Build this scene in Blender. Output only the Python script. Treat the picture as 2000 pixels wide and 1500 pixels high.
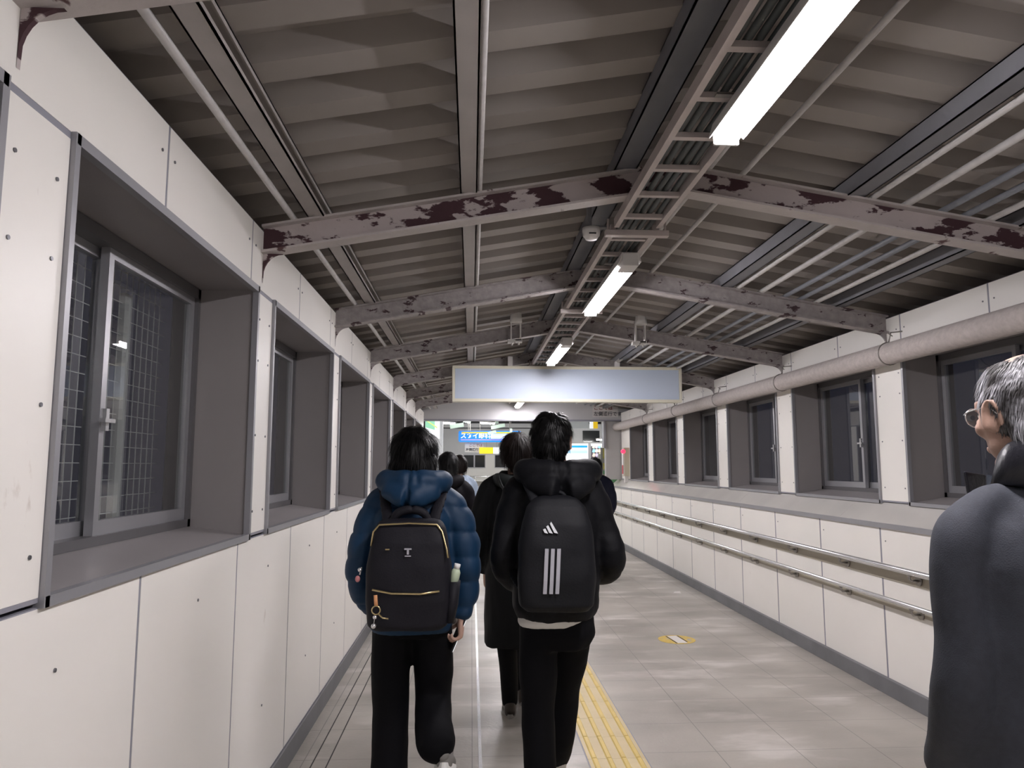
import bpy, bmesh, math, random
from mathutils import Vector, Matrix, Euler, noise
random.seed(7)
PI = math.pi
C = bpy.context.scene.collection
for o in list(bpy.data.objects): bpy.data.objects.remove(o)

# ------------------------------------------------------------------ camera, world, exposure
cd = bpy.data.cameras.new('camera'); cam = bpy.data.objects.new('camera', cd); C.objects.link(cam)
cd.sensor_width = 36; cd.lens = 1420/2000*36; cd.clip_start = .02; cd.clip_end = 200
cam.location = (0, 0, 1.5); cam.rotation_euler = (PI/2 + math.atan(160/1420), 0, -math.atan(79/1420*math.cos(math.atan(160/1420))))
bpy.context.scene.camera = cam
w = bpy.data.worlds.new('night'); bpy.context.scene.world = w; w.use_nodes = True
w.node_tree.nodes['Background'].inputs[0].default_value = (.12, .13, .22, 1)
w.node_tree.nodes['Background'].inputs[1].default_value = .03
vs = bpy.context.scene.view_settings
vs.view_transform = 'Standard'; vs.look = 'None'; vs.gamma = 1; vs.use_curve_mapping = False
vs.exposure = 2.18
LAMP = 23.0      # strength of the fluorescent lamps

# ------------------------------------------------------------------ materials
MATS = {}
def mat(name, col, rough=.6, metal=0, var=0, vscale=4, bump=0, bscale=60, spec=.5, stretch=(1, 1, 1), emit=0, ecol=None, coat=0, roughvar=0):
    m = bpy.data.materials.new(name); m.use_nodes = True; nt = m.node_tree; N = nt.nodes; L = nt.links
    b = N['Principled BSDF']
    b.inputs['Base Color'].default_value = (*col, 1); b.inputs['Roughness'].default_value = rough
    b.inputs['Metallic'].default_value = metal; b.inputs['Specular IOR Level'].default_value = spec
    b.inputs['Coat Weight'].default_value = coat
    if emit:
        b.inputs['Emission Color'].default_value = (*(ecol or col), 1); b.inputs['Emission Strength'].default_value = emit
    if var or bump or roughvar:
        tc = N.new('ShaderNodeTexCoord'); mp = N.new('ShaderNodeMapping'); mp.inputs['Scale'].default_value = stretch
        L.new(tc.outputs['Object'], mp.inputs[0])
    if var or roughvar:
        n = N.new('ShaderNodeTexNoise'); n.inputs['Scale'].default_value = vscale; n.inputs['Detail'].default_value = 5
        L.new(mp.outputs[0], n.inputs[0])
    if var:
        r = N.new('ShaderNodeMapRange'); r.inputs[1].default_value = .3; r.inputs[2].default_value = .7
        r.inputs[3].default_value = 1-var; r.inputs[4].default_value = 1+var
        L.new(n.outputs[0], r.inputs[0])
        mx = N.new('ShaderNodeVectorMath'); mx.operation = 'SCALE'; mx.inputs[0].default_value = col
        L.new(r.outputs[0], mx.inputs['Scale']); L.new(mx.outputs[0], b.inputs['Base Color'])
    if roughvar:
        r = N.new('ShaderNodeMapRange'); r.inputs[1].default_value = .35; r.inputs[2].default_value = .65
        r.inputs[3].default_value = max(.02, rough-roughvar); r.inputs[4].default_value = min(1, rough+roughvar)
        L.new(n.outputs[0], r.inputs[0]); L.new(r.outputs[0], b.inputs['Roughness'])
    if bump:
        n2 = N.new('ShaderNodeTexNoise'); n2.inputs['Scale'].default_value = bscale; n2.inputs['Detail'].default_value = 4
        L.new(mp.outputs[0], n2.inputs[0])
        bp = N.new('ShaderNodeBump'); bp.inputs['Strength'].default_value = bump; bp.inputs['Distance'].default_value = .01
        L.new(n2.outputs[0], bp.inputs['Height']); L.new(bp.outputs[0], b.inputs['Normal'])
    MATS[name] = m
    return m
def patches(m, col2, lo, hi, scale, stretch=(1, 1, 1), rough2=None, offs=(0, 0, 0), detail=6):
    """worn patches of a second colour with their own outline"""
    nt = m.node_tree; N = nt.nodes; L = nt.links; b = N['Principled BSDF']
    tc = N.new('ShaderNodeTexCoord'); mp = N.new('ShaderNodeMapping'); mp.inputs['Scale'].default_value = stretch; mp.inputs['Location'].default_value = offs
    L.new(tc.outputs['Object'], mp.inputs[0])
    n = N.new('ShaderNodeTexNoise'); n.inputs['Scale'].default_value = scale; n.inputs['Detail'].default_value = detail; n.inputs['Roughness'].default_value = .6
    L.new(mp.outputs[0], n.inputs[0])
    r = N.new('ShaderNodeMapRange'); r.inputs[1].default_value = lo; r.inputs[2].default_value = hi
    L.new(n.outputs[0], r.inputs[0])
    mx = N.new('ShaderNodeMix'); mx.data_type = 'RGBA'
    old = b.inputs['Base Color'].links
    if old: L.new(old[0].from_socket, mx.inputs[6])
    else: mx.inputs[6].default_value = b.inputs['Base Color'].default_value
    mx.inputs[7].default_value = (*col2, 1)
    L.new(r.outputs[0], mx.inputs[0]); L.new(mx.outputs[2], b.inputs['Base Color'])
    if rough2 is not None:
        r2 = N.new('ShaderNodeMapRange'); r2.inputs[3].default_value = b.inputs['Roughness'].default_value; r2.inputs[4].default_value = rough2
        L.new(r.outputs[0], r2.inputs[0]); L.new(r2.outputs[0], b.inputs['Roughness'])
    return m

cream = mat('cream_panel', (.84, .815, .77), .38, var=.025, vscale=1.5, bump=.04, bscale=25)
patches(cream, (.5, .43, .36), .70, .80, 9, (1, 1, .35))
joint = mat('joint_grey', (.26, .26, .30), .5)
screw = mat('screw_steel', (.22, .22, .24), .35, .8)
recess = mat('recess_grey', (.27, .25, .25), .42, var=.04, vscale=3)
lipm = mat('aluminium_lip', (.33, .33, .35), .38, .35)
sashm = mat('sash_aluminium', (.42, .42, .44), .35, .6)
sashdark = mat('sash_dark', (.13, .125, .13), .45, .3)
wire = mat('guard_wire', (.8, .8, .78), .45)
basem = mat('baseboard_grey', (.16, .16, .17), .5, var=.1, vscale=5)
roofm = mat('roof_deck', (.285, .255, .235), .62, var=.06, vscale=2, bump=.02)
beamm = mat('beam_paint', (.46, .405, .395), .55, var=.06, vscale=7, bump=.15, bscale=40)
patches(beamm, (.055, .022, .028), .50, .525, 4.2, (1, .3, 2.2), .8)
beamf = mat('flange_paint', (.50, .455, .44), .5, var=.08, vscale=9, bump=.15, bscale=50)
patches(beamf, (.10, .05, .05), .62, .66, 9, (1, .4, 1), .8)
beamb = mat('old_beam_paint', (.36, .33, .325), .6, var=.16, vscale=22, bump=.3, bscale=60)
patches(beamb, (.07, .04, .045), .585, .61, 8, (1, .3, 2), .8)
purm = mat('purlin_paint', (.40, .37, .355), .5, var=.08, vscale=6)
purd = mat('purlin_dark', (.20, .20, .22), .5, var=.08, vscale=6)
pipem = mat('conduit_grey', (.55, .53, .52), .42, var=.1, vscale=20)
piped = mat('conduit_dark', (.22, .23, .26), .45, var=.1, vscale=20)
bigpipe = mat('wrapped_pipe', (.52, .47, .45), .75, var=.1, vscale=30, bump=.5, bscale=70)
ladm = mat('ladder_rail', (.52, .46, .44), .45, .2, var=.08, vscale=10)
cablem = mat('cable_sheath', (.085, .095, .095), .55)
whitep = mat('lamp_white', (.72, .70, .68), .4)
signw = mat('sign_face', (.60, .685, .82), .45)
signf = mat('sign_frame', (.80, .77, .64), .4)
steel = mat('stainless', (.74, .74, .75), .25, .75)
brack = mat('bracket_steel', (.35, .33, .31), .35, .9)
railside = mat('rail_strip', (.42, .38, .31), .4, .3)
ledgem = mat('ledge_steel', (.72, .70, .66), .22, .3, var=.05, vscale=2.5)
tact = mat('tactile_yellow', (.56, .46, .27), .55, var=.08, vscale=5)
tactb = mat('tactile_bar', (.62, .46, .14), .5, var=.08, vscale=9)
black = mat('flat_black', (.012, .012, .013), .6)
tubem = mat('fluorescent', (.9, .88, .92), .4, emit=LAMP, ecol=(1.0, .955, .99))
ledm = mat('station_light', (.9, .95, .95), .4, emit=34, ecol=(1, .99, .96))
conw = mat('station_wall', (.74, .72, .69), .45, var=.03, vscale=.8)
greyw = mat('grey_wall', (.40, .39, .385), .5, var=.04, vscale=1)
greyf = mat('fascia_grey', (.50, .50, .51), .45, var=.03, vscale=1)
darkg = mat('dark_ceiling', (.05, .05, .055), .7)
glassd = mat('window_black', (.02, .022, .024), .12)

glass = bpy.data.materials.new('pane_glass'); glass.use_nodes = True
_n = glass.node_tree.nodes; _l = glass.node_tree.links; _n.clear()
_o = _n.new('ShaderNodeOutputMaterial'); _m = _n.new('ShaderNodeMixShader'); _t = _n.new('ShaderNodeBsdfTransparent'); _g = _n.new('ShaderNodeBsdfGlossy')
_f = _n.new('ShaderNodeFresnel'); _f.inputs[0].default_value = 2.0; _g.inputs['Roughness'].default_value = .015; _t.inputs[0].default_value = (.8, .82, .82, 1)
_gm = _n.new('ShaderNodeNewGeometry'); _sb = _n.new('ShaderNodeMath'); _sb.operation = 'SUBTRACT'; _sb.use_clamp = True; _mu = _n.new('ShaderNodeMath'); _mu.operation = 'MULTIPLY'; _sb.inputs[0].default_value = 1
_l.new(_gm.outputs['Backfacing'], _sb.inputs[1]); _l.new(_f.outputs[0], _mu.inputs[0]); _l.new(_sb.outputs[0], _mu.inputs[1]); _l.new(_mu.outputs[0], _m.inputs[0]); _l.new(_t.outputs[0], _m.inputs[1]); _l.new(_g.outputs[0], _m.inputs[2]); _d = _n.new('ShaderNodeBsdfDiffuse'); _d.inputs[0].default_value = (.55, .52, .51, 1); _m2 = _n.new('ShaderNodeMixShader'); _m2.inputs[0].default_value = .035
_l.new(_m.outputs[0], _m2.inputs[1]); _l.new(_d.outputs[0], _m2.inputs[2]); _l.new(_m2.outputs[0], _o.inputs[0])

def floor_mat():
    m = bpy.data.materials.new('floor_tiles'); m.use_nodes = True; nt = m.node_tree; N = nt.nodes; L = nt.links; b = N['Principled BSDF']
    tc = N.new('ShaderNodeTexCoord')
    def noise_(scale, st, det=5):
        mp = N.new('ShaderNodeMapping'); mp.inputs['Scale'].default_value = st; L.new(tc.outputs['Object'], mp.inputs[0])
        n = N.new('ShaderNodeTexNoise'); n.inputs['Scale'].default_value = scale; n.inputs['Detail'].default_value = det
        L.new(mp.outputs[0], n.inputs[0]); return n.outputs[0]
    def rng(s, a, b_, c, d):
        r = N.new('ShaderNodeMapRange'); r.inputs[1].default_value = a; r.inputs[2].default_value = b_; r.inputs[3].default_value = c; r.inputs[4].default_value = d
        L.new(s, r.inputs[0]); return r.outputs[0]
    a = noise_(1.1, (1, 1, 1)); c1 = N.new('ShaderNodeMix'); c1.data_type = 'RGBA'
    c1.inputs[6].default_value = (.35, .325, .29, 1); c1.inputs[7].default_value = (.45, .42, .375, 1)
    L.new(rng(a, .35, .65, 0, 1), c1.inputs[0])
    s = noise_(1.5, (1, 2.4, 1), 6); c2 = N.new('ShaderNodeMix'); c2.data_type = 'RGBA'; c2.inputs[7].default_value = (.66, .62, .58, 1)
    L.new(c1.outputs[2], c2.inputs[6]); L.new(rng(s, .54, .68, 0, .75), c2.inputs[0])
    d = noise_(1.1, (1, 1.7, 1), 3); c3 = N.new('ShaderNodeMix'); c3.data_type = 'RGBA'; c3.inputs[7].default_value = (.26, .24, .21, 1)
    mp = N.new('ShaderNodeMath'); mp.operation = 'ADD'; mp.inputs[1].default_value = 0; L.new(d, mp.inputs[0])
    L.new(c2.outputs[2], c3.inputs[6]); L.new(rng(mp.outputs[0], .42, .72, 0, .75), c3.inputs[0])
    # joints between the 430 x 860 mm tiles
    sx = N.new('ShaderNodeSeparateXYZ'); L.new(tc.outputs['Object'], sx.inputs[0])
    def line(sock, per, off, wd):
        ad = N.new('ShaderNodeMath'); ad.operation = 'ADD'; ad.inputs[1].default_value = 50*per-off; L.new(sock, ad.inputs[0])
        mo = N.new('ShaderNodeMath'); mo.operation = 'MODULO'; mo.inputs[1].default_value = per; L.new(ad.outputs[0], mo.inputs[0])
        lt = N.new('ShaderNodeMath'); lt.operation = 'LESS_THAN'; lt.inputs[1].default_value = wd; L.new(mo.outputs[0], lt.inputs[0]); return lt.outputs[0]
    mxm = N.new('ShaderNodeMath'); mxm.operation = 'MAXIMUM'
    L.new(line(sx.outputs[0], .43, .01, .005), mxm.inputs[0]); L.new(line(sx.outputs[1], .43, .1, .004), mxm.inputs[1])
    c4 = N.new('ShaderNodeMix'); c4.data_type = 'RGBA'; c4.inputs[7].default_value = (.15, .14, .13, 1)
    L.new(c3.outputs[2], c4.inputs[6]); sc = N.new('ShaderNodeMath'); sc.operation = 'MULTIPLY'; sc.inputs[1].default_value = .75; L.new(mxm.outputs[0], sc.inputs[0]); L.new(sc.outputs[0], c4.inputs[0])
    L.new(c4.outputs[2], b.inputs['Base Color'])
    rr = noise_(1.3, (1, 2.2, 1), 4); L.new(rng(rr, .35, .68, .48, .28), b.inputs['Roughness'])
    bp = N.new('ShaderNodeBump'); bp.inputs['Strength'].default_value = .12; bp.inputs['Distance'].default_value = .01
    L.new(noise_(45, (1, 1, 1), 3), bp.inputs['Height']); L.new(bp.outputs[0], b.inputs['Normal'])
    return m
floorm = floor_mat()

# ------------------------------------------------------------------ helpers
def tag(o, label=None, cat=None, group=None, kind=None):
    if label: o['label'] = label
    if cat: o['category'] = cat
    if group: o['group'] = group
    if kind: o['kind'] = kind
    return o
def empty(name, loc=(0, 0, 0), rotz=0):
    o = bpy.data.objects.new(name, None); C.objects.link(o); o.location = loc; o.rotation_euler = (0, 0, rotz); o.empty_display_size = .1
    return o
class MB:
    """collects shapes; build() links them as one mesh object"""
    def __init__(s): s.v = []; s.f = []; s.mi = []; s.sm = []
    def add(s, vs, fs, mi=0, smooth=False):
        n = len(s.v); s.v += [tuple(v) for v in vs]
        for f in fs: s.f.append(tuple(i+n for i in f)); s.mi.append(mi); s.sm.append(smooth)
        return s
    def box(s, x0, x1, y0, y1, z0, z1, mi=0, M=None):
        vs = [Vector((x, y, z)) for z in (z0, z1) for y in (y0, y1) for x in (x0, x1)]
        if M: vs = [M @ v for v in vs]
        return s.add(vs, [(0, 2, 3, 1), (4, 5, 7, 6), (0, 1, 5, 4), (2, 6, 7, 3), (0, 4, 6, 2), (1, 3, 7, 5)], mi)
    def hexa(s, P, mi=0):
        return s.add(P, [(0, 3, 2, 1), (4, 5, 6, 7), (0, 1, 5, 4), (1, 2, 6, 5), (2, 3, 7, 6), (3, 0, 4, 7)], mi)
    def prism(s, pts, d, mi=0, smooth=False):
        """closed outline pts (3-D) swept by vector d"""
        n = len(pts); d = Vector(d); a = [Vector(p) for p in pts]; b = [p+d for p in a]
        fs = [tuple(range(n))[::-1], tuple(range(n, 2*n))]
        s.add(a+b, fs, mi); 
        return s.add(a+b, [(i, (i+1) % n, n+(i+1) % n, n+i) for i in range(n)], mi, smooth)
    def tube(s, pts, r, n=10, mi=0, ref=None, cap=True, closed=False):
        pts = [Vector(p) for p in pts]; k = len(pts)
        if not isinstance(r, (list, tuple)): r = [r]*k
        vs = []; u0 = None
        for i, p in enumerate(pts):
            if closed: t = pts[(i+1) % k]-pts[i-1]
            else: t = pts[min(i+1, k-1)]-pts[max(i-1, 0)]
            t.normalize()
            if ref: u = Vector(ref)
            elif u0 is None: u = Vector((1, 0, 0)) if abs(t.x) < .8 else Vector((0, 0, 1))
            else: u = u0
            u = (u-t*u.dot(t)).normalized(); u0 = u; v = t.cross(u)
            ra, rb = r[i] if isinstance(r[i], (tuple, list)) else (r[i], r[i])
            for j in range(n):
                a = 2*PI*j/n; vs.append(p+u*ra*math.cos(a)+v*rb*math.sin(a))
        fs = []
        for i in range(k if closed else k-1):
            for j in range(n):
                a = i*n+j; b = i*n+(j+1) % n; c = ((i+1) % k)*n; fs.append((a, b, c+(j+1) % n, c+j))
        s.add(vs, fs, mi, True)
        if cap and not closed:
            s.add(vs[:n], [tuple(range(n))[::-1]], mi); s.add(vs[-n:], [tuple(range(n))], mi)
        return s
    def ball(s, c, r, n=12, m=8, mi=0, M=None):
        if not isinstance(r, (tuple, list)): r = (r, r, r)
        vs = []; c = Vector(c)
        for i in range(m+1):
            th = PI*i/m
            for j in range(n):
                ph = 2*PI*j/n; v = Vector((r[0]*math.sin(th)*math.cos(ph), r[1]*math.sin(th)*math.sin(ph), r[2]*math.cos(th)))
                vs.append(c+(M @ v if M else v))
        fs = []
        for i in range(m):
            for j in range(n):
                a, b, d, e = i*n+j, i*n+(j+1) % n, (i+1)*n+(j+1) % n, (i+1)*n+j
                fs.append((a, e, d, b))
        return s.add(vs, fs, mi, True)
    def disc(s, c, r, nrm, n=10, mi=0, th=.002):
        c = Vector(c); nrm = Vector(nrm).normalized()
        return s.tube([c, c+nrm*th], r, n, mi)
    def build(s, name, mats, parent=None, bevel=0, M=None):
        me = bpy.data.meshes.new(name); vs = s.v if M is None else [tuple(M @ Vector(v)) for v in s.v]
        me.from_pydata(vs, [], s.f)
        if not isinstance(mats, (list, tuple)): mats = [mats]
        for m in mats: me.materials.append(m)
        me.polygons.foreach_set('material_index', s.mi); me.polygons.foreach_set('use_smooth', s.sm); me.update()
        bm = bmesh.new(); bm.from_mesh(me); bmesh.ops.remove_doubles(bm, verts=bm.verts, dist=1e-6)
        bmesh.ops.recalc_face_normals(bm, faces=bm.faces); bm.to_mesh(me); bm.free()
        o = bpy.data.objects.new(name, me); C.objects.link(o)
        if parent: o.parent = parent
        if bevel:
            b = o.modifiers.new('bevel', 'BEVEL'); b.width = bevel; b.segments = 2; b.limit_method = 'ANGLE'; b.angle_limit = .9
        return o
def copy_tree(o, parent=None):
    c = o.copy(); C.objects.link(c)
    if parent: c.parent = parent
    for ch in list(o.children): copy_tree(ch, c)
    return c
def text(body, size, loc, m, parent, name='lettering', depth=.001, rot=(PI/2, 0, 0), sx=1, align='LEFT', bold=0):
    cu = bpy.data.curves.new(name, 'FONT'); cu.body = body; cu.size = size; cu.extrude = depth; cu.align_x = align; cu.align_y = 'CENTER'; cu.offset = bold
    t = bpy.data.objects.new(name, cu); C.objects.link(t); dg = bpy.context.evaluated_depsgraph_get(); dg.update()
    me = bpy.data.meshes.new_from_object(t.evaluated_get(dg)); bpy.data.objects.remove(t)
    me.materials.clear(); me.materials.append(m)
    o = bpy.data.objects.new(name, me); C.objects.link(o); o.location = loc; o.rotation_euler = rot; o.scale = (sx, 1, 1)
    if parent: o.parent = parent
    return o

# ------------------------------------------------------------------ the passage: measures in metres, y runs along it
XL, XR, XU = -.92, 2.772, 2.90          # left wall, low right wall, upper right wall
Y0, Y1 = -2.6, 14.0
PER = 1.70; W0 = 1.65; WL, WR = 1.45, 1.36
ZB, ZT, ZW = 1.21, 2.25, 2.53
RX, RZ = .9, 2.75                      # ridge: x and height of beam bottoms
def beam_z(x): return RZ-(.180*(RX-x) if x < RX else .165*(x-RX))
ks = range(-2, 7)

b = MB().box(-3.2, 5.2, Y0, 13.95, -.3, 0)
tag(b.build('floor', floorm), kind='structure')

def wall(name, x, sgn, depth, wl, zlow, zb, zoff_u):
    """panelled wall: sgn = direction pointing out of the room"""
    b = MB(); t = .0012
    def slab(y0, y1, z0, z1, mi=0, out=0):
        a, c = x+sgn*out, x+sgn*(out+.03); b.box(min(a, c), max(a, c), y0, y1, z0, z1, mi)
    g = .007
    def panel(y0, y1, z0, z1): slab(y0+g, y1-g, z0+g, z1-g)
    # backing behind the joints
    if zlow is not None:
        slab(Y0, Y1, 0, zb-.01, 1, t)
        y = W0+.48-PER*3
        ys = []
        while y < Y1: ys.append(y); y += PER/2
        ys = [Y0]+[q for q in ys if q > Y0+.05]+[Y1]
        for a, c in zip(ys, ys[1:]): panel(a, c, .11, zb-.006)
        for a, c in zip(ys, ys[1:]):
            for z in (.45, zb-.16): b.disc((x, (a+c)/2+.02*(z > .6), z), .005, (-sgn, 0, 0), 8, 2, .003)
    # head panels
    slab(Y0, Y1, ZT+.01, ZW-.004, 1, t)
    y = W0+.48-PER*3+.03; ys = []
    while y < Y1: ys.append(y); y += PER/2
    ys = [Y0]+[q for q in ys if q > Y0+.05]+[Y1]
    for a, c in zip(ys, ys[1:]):
        panel(a, c, ZT+.004, ZW)
        for q in (a+.045, c-.045): b.disc((x, q, ZW-.1), .005, (-sgn, 0, 0), 8, 2, .003)
    # piers
    last = Y0
    for k in list(ks)+[None]:
        s0 = W0+PER*k if k is not None else Y1
        if s0 > last+.02:
            slab(last, s0, zb, ZT+.01, 1, t); panel(last, s0, zb+.004, ZT)
            for q in ((last+.05, s0-.05) if s0-last < .5 else ()):
                for z in (zb+.1, zb+.42, zb+.74, ZT-.12): b.disc((x, q, z), .005, (-sgn, 0, 0), 8, 2, .003)
        if k is not None: last = s0+wl
    # outer skin: closes the wall outside, with openings behind the recesses
    xa, xb = x+sgn*(depth+.03), x+sgn*(depth+.07)
    if xa > xb: xa, xb = xb, xa
    b.box(xa, xb, Y0, Y1, 0 if zlow is not None else 1.0, zb, 3); b.box(xa, xb, Y0, Y1, ZT, ZW, 3)
    x2, x3 = sorted((x+sgn*.03, x+sgn*(depth+.07)))
    b.box(x2, x3, Y0, Y1, ZW-.05, ZW-.001, 3)
    last = Y0
    for k in list(ks)+[None]:
        s0 = W0+PER*k if k is not None else Y1
        if s0 > last+.02: b.box(xa, xb, last, s0, zb, ZT, 3)
        if k is not None: last = s0+wl
    return b.build(name, [cream, joint, screw, greyw])
tag(wall('wall_left', XL, -1, .28, WL, 0, ZB, 0), kind='structure')
tag(wall('wall_right', XU, 1, .28, WR, None, 1.25, 0), kind='structure')
# lower right wall with the sloped ledge on top of it
b = MB(); g = .010
b.box(XR+.0012, XU+.35, Y0, 14.38, 0, 1.10, 1)
ys = [Y0]; y = 4.855-.86*8
while y < 14.38:
    if y > Y0+.05: ys.append(y)
    y += .862
ys.append(14.38)
for a, c in zip(ys, ys[1:]):
    b.box(XR, XR+.03, a+g, c-g, .105, 1.095, 0)
    for q in (c-.06,):
        for z in (1.0,): b.disc((XR, q, z), .005, (-1, 0, 0), 8, 2, .003)
b.box(XR, XU+.35, 14.37, 14.39, .0, 1.10, 0)
tag(b.build('wall_right_lower', [cream, joint, screw]), kind='structure')
b = MB(); ys = [Y0, -.9, 1.2, 3.3, 5.4, 7.5, 9.6, 11.7, 14.40]
for a, c in zip(ys, ys[1:]):
    b.hexa([(XR-.012, a+.001, 1.10), (XU+.01, a+.001, 1.10), (XU+.01, c-.001, 1.10), (XR-.012, c-.001, 1.10), (XR-.012, a+.001, 1.118), (XU+.01, a+.001, 1.245), (XU+.01, c-.001, 1.245), (XR-.012, c-.001, 1.118)])
tag(b.build('trim_1', ledgem), 'sloped steel ledge along the top of the low right wall', kind='structure')
tag(MB().box(XR-.016, XR, Y0, 14.38, 1.085, 1.12).build('trim_2', lipm), kind='structure')
tag(MB().box(XL-.001, XL+.012, Y0, Y1, 0, .112).build('baseboard_left', basem, bevel=.003), kind='structure')
tag(MB().box(XR-.03, XR+.004, Y0, 14.38, 0, .106).build('baseboard_right', basem, bevel=.003), kind='structure')
tag(MB().box(-3.2, 5.2, Y0-.1, Y0, 0, 3.3).build('bounce_wall_rear', cream), kind='structure')  # unseen end wall, added to throw light back; the passage runs on

# ------------------------------------------------------------------ windows
def window(n, x, sgn, y0, wl, zb, guard):
    d = .28; y1 = y0+wl
    def bx(mb, o0, o1, a, c, z0, z1, mi=0):
        p, q = sorted((x+sgn*o0, x+sgn*o1)); mb.box(p, q, a, c, z0, z1, mi)
    m = MB()
    # lip standing 12 mm proud, then the lining of the recess (the sill rises towards the glass)
    for a, c, z0, z1 in ((y0-.005, y0+.016, zb-.012, ZT+.012), (y1-.016, y1+.005, zb-.012, ZT+.012), (y0, y1, ZT-.014, ZT+.012), (y0, y1, zb-.012, zb+.012)):
        bx(m, -.012, .012, a, c, z0, z1, 1)
    e = .02
    bx(m, .012, d, y0+.0, y0+.008, zb, ZT); bx(m, .012, d, y1-.008, y1, zb, ZT); bx(m, .012, d, y0, y1, ZT-.008, ZT)
    xa, xb = x+sgn*.012, x+sgn*d
    P = [(xa, y0, zb-.01), (xb, y0, zb-.01), (xb, y1, zb-.01), (xa, y1, zb-.01), (xa, y0, zb+.010), (xb, y0, zb+.052), (xb, y1, zb+.052), (xa, y1, zb+.010)]
    m.hexa(P)
    root = m.build('window_%d' % n, [recess, lipm]); tag(root, kind='structure')
    # outer frame of the sliding window
    f = MB(); z0 = zb+.045
    bx(f, d-.05, d+.05, y0+.008, y0+.035, z0, ZT-.01); bx(f, d-.05, d+.05, y1-.035, y1-.008, z0, ZT-.01)
    bx(f, d-.05, d+.05, y0+.008, y1-.008, ZT-.05, ZT-.01); bx(f, d-.05, d+.05, y0+.008, y1-.008, z0, z0+.03)
    f.build('window_frame', sashdark, root)
    mid = (y0+y1)/2
    far0 = mid-.03; near1 = mid+.03
    for (a, c, o) in ((far0, y1-.035, d-.035), (y0+.035, near1, d+.005)):
        s = MB(); w_ = .032
        bx(s, o, o+.028, a, a+w_, z0+.03, ZT-.05); bx(s, o, o+.028, c-w_, c, z0+.03, ZT-.05)
        bx(s, o, o+.028, a+w_, c-w_, ZT-.05-w_, ZT-.05); bx(s, o, o+.028, a+w_, c-w_, z0+.03, z0+.075)
        so = s.build('sash', sashm, root)
        p = MB(); bx(p, o+.010, o+.015, a+w_-.004, c-w_+.004, z0+.071, ZT-.05-w_+.004); p.build('pane', glass, so)
    l = MB(); bx(l, d-.052, d-.036, far0+.006, far0+.026, zb+.40, zb+.47); bx(l, d-.07, d-.05, far0-.035, far0+.03, zb+.425, zb+.437)
    l.build('latch', steel, root)
    if guard:
        gm = MB(); o = d+.12; yy = y0
        while yy < y1+.01: bx(gm, o, o+.003, yy-.0015, yy+.0015, zb-.05, ZT+.05); yy += .05
        zz = zb
        while zz < ZT+.02: bx(gm, o-.002, o, y0-.05, y1+.05, zz-.0015, zz+.0015); zz += .06
        bx(gm, o-.01, o+.01, y0+1.12, y0+1.17, zb-.05, ZT-.1)
        gm.build('wire_guard', wire, root)
i = 1
for k in ks:
    window(i, XL, -1, W0+PER*k, WL, ZB, True); i += 1
for k in ks:
    window(i, XU, 1, W0+PER*k+.0, WR, 1.25, False); i += 1

# ------------------------------------------------------------------ roof deck: folded plate with ribs across the passage
b = MB(); prof = []; y = Y0-.2; pitch = .27
while y < 13.95:
    prof += [(y, 0), (y+.11, 0), (y+.14, .075), (y+.24, .075)]; y += pitch
xs = [-1.75, RX, 3.75]
for side in (0, 1):
    xa, xb = xs[side], xs[side+1]
    vs = []; fs = []
    for (yy, dz) in prof:
        for xx in (xa, xb):
            z = (beam_z(xx)+.205 if side == 0 else beam_z(xx)+.205)+dz
            vs += [(xx, yy, z), (xx, yy, z+.012)]
    for q in range(len(prof)-1):
        a = q*4; c = a+4
        fs += [(a, a+2, c+2, c), (a+1, c+1, c+3, a+3), (a, c, c+1, a+1), (a+2, a+3, c+3, c+2)]
    b.add(vs, fs)
tag(b.build('ceiling', roofm), kind='structure')

# ------------------------------------------------------------------ beams
names = ['nearest the camera, cut by the top left of the frame', 'second from the camera, with large dark rust patches', 'third from the camera, chalky with few rust spots', 'fourth from the camera, carrying two clamp lamps', 'fifth from the camera, just before the blank sign', 'sixth from the camera, behind the blank sign', 'seventh from the camera, far behind the blank sign']
def beam(y, idx):
    r = empty('roof_beam', (RX, y, 0)); 
    wm = beamm if idx <= 1 else beamb; fm = beamf if idx <= 1 else beamb
    h = .125
    def sweep(dz0, dz1, hw, name, m):
        mb = MB()
        for (xa, xb) in ((XL+.0, RX), (RX, XU)):
            za, zb_ = beam_z(xa), beam_z(xb)
            mb.hexa([(xa-RX, -hw, za+dz0), (xb-RX, -hw, zb_+dz0), (xb-RX, hw, zb_+dz0), (xa-RX, hw, za+dz0), (xa-RX, -hw, za+dz1), (xb-RX, -hw, zb_+dz1), (xb-RX, hw, zb_+dz1), (xa-RX, hw, za+dz1)])
        return mb.build(name, m, r)
    sweep(.010, h-.010, .006, 'web', wm); sweep(0, .010, .042, 'bottom_flange', fm); sweep(h-.010, h, .042, 'top_flange', fm)
    # curved haunch under each end
    for x, s in ((XL, 1), (XU, -1)):
        z = beam_z(x); pts = []
        n = 7; pts.append((x-RX+s*.001, 0, z+.004))
        for q in range(n+1):
            a = q/n*PI/2; pts.append((x-RX+s*(.001+.085*(1-math.sin(a))), 0, z+.004-.10*(1-math.cos(a))-(.03 if q == n else 0)))
        mb = MB().prism([(p[0], -.006, p[2]) for p in pts], (0, .012, 0)); mb.build('haunch', wm, r)
    tag(r, 'painted steel roof beam, '+names[idx], 'roof beam', 'steel beams across the passage roof')
    return r
for idx, yb in enumerate((1.44, 3.17, 4.88, 6.60, 8.53, 10.22, 11.9)): beam(yb, idx)

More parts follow.
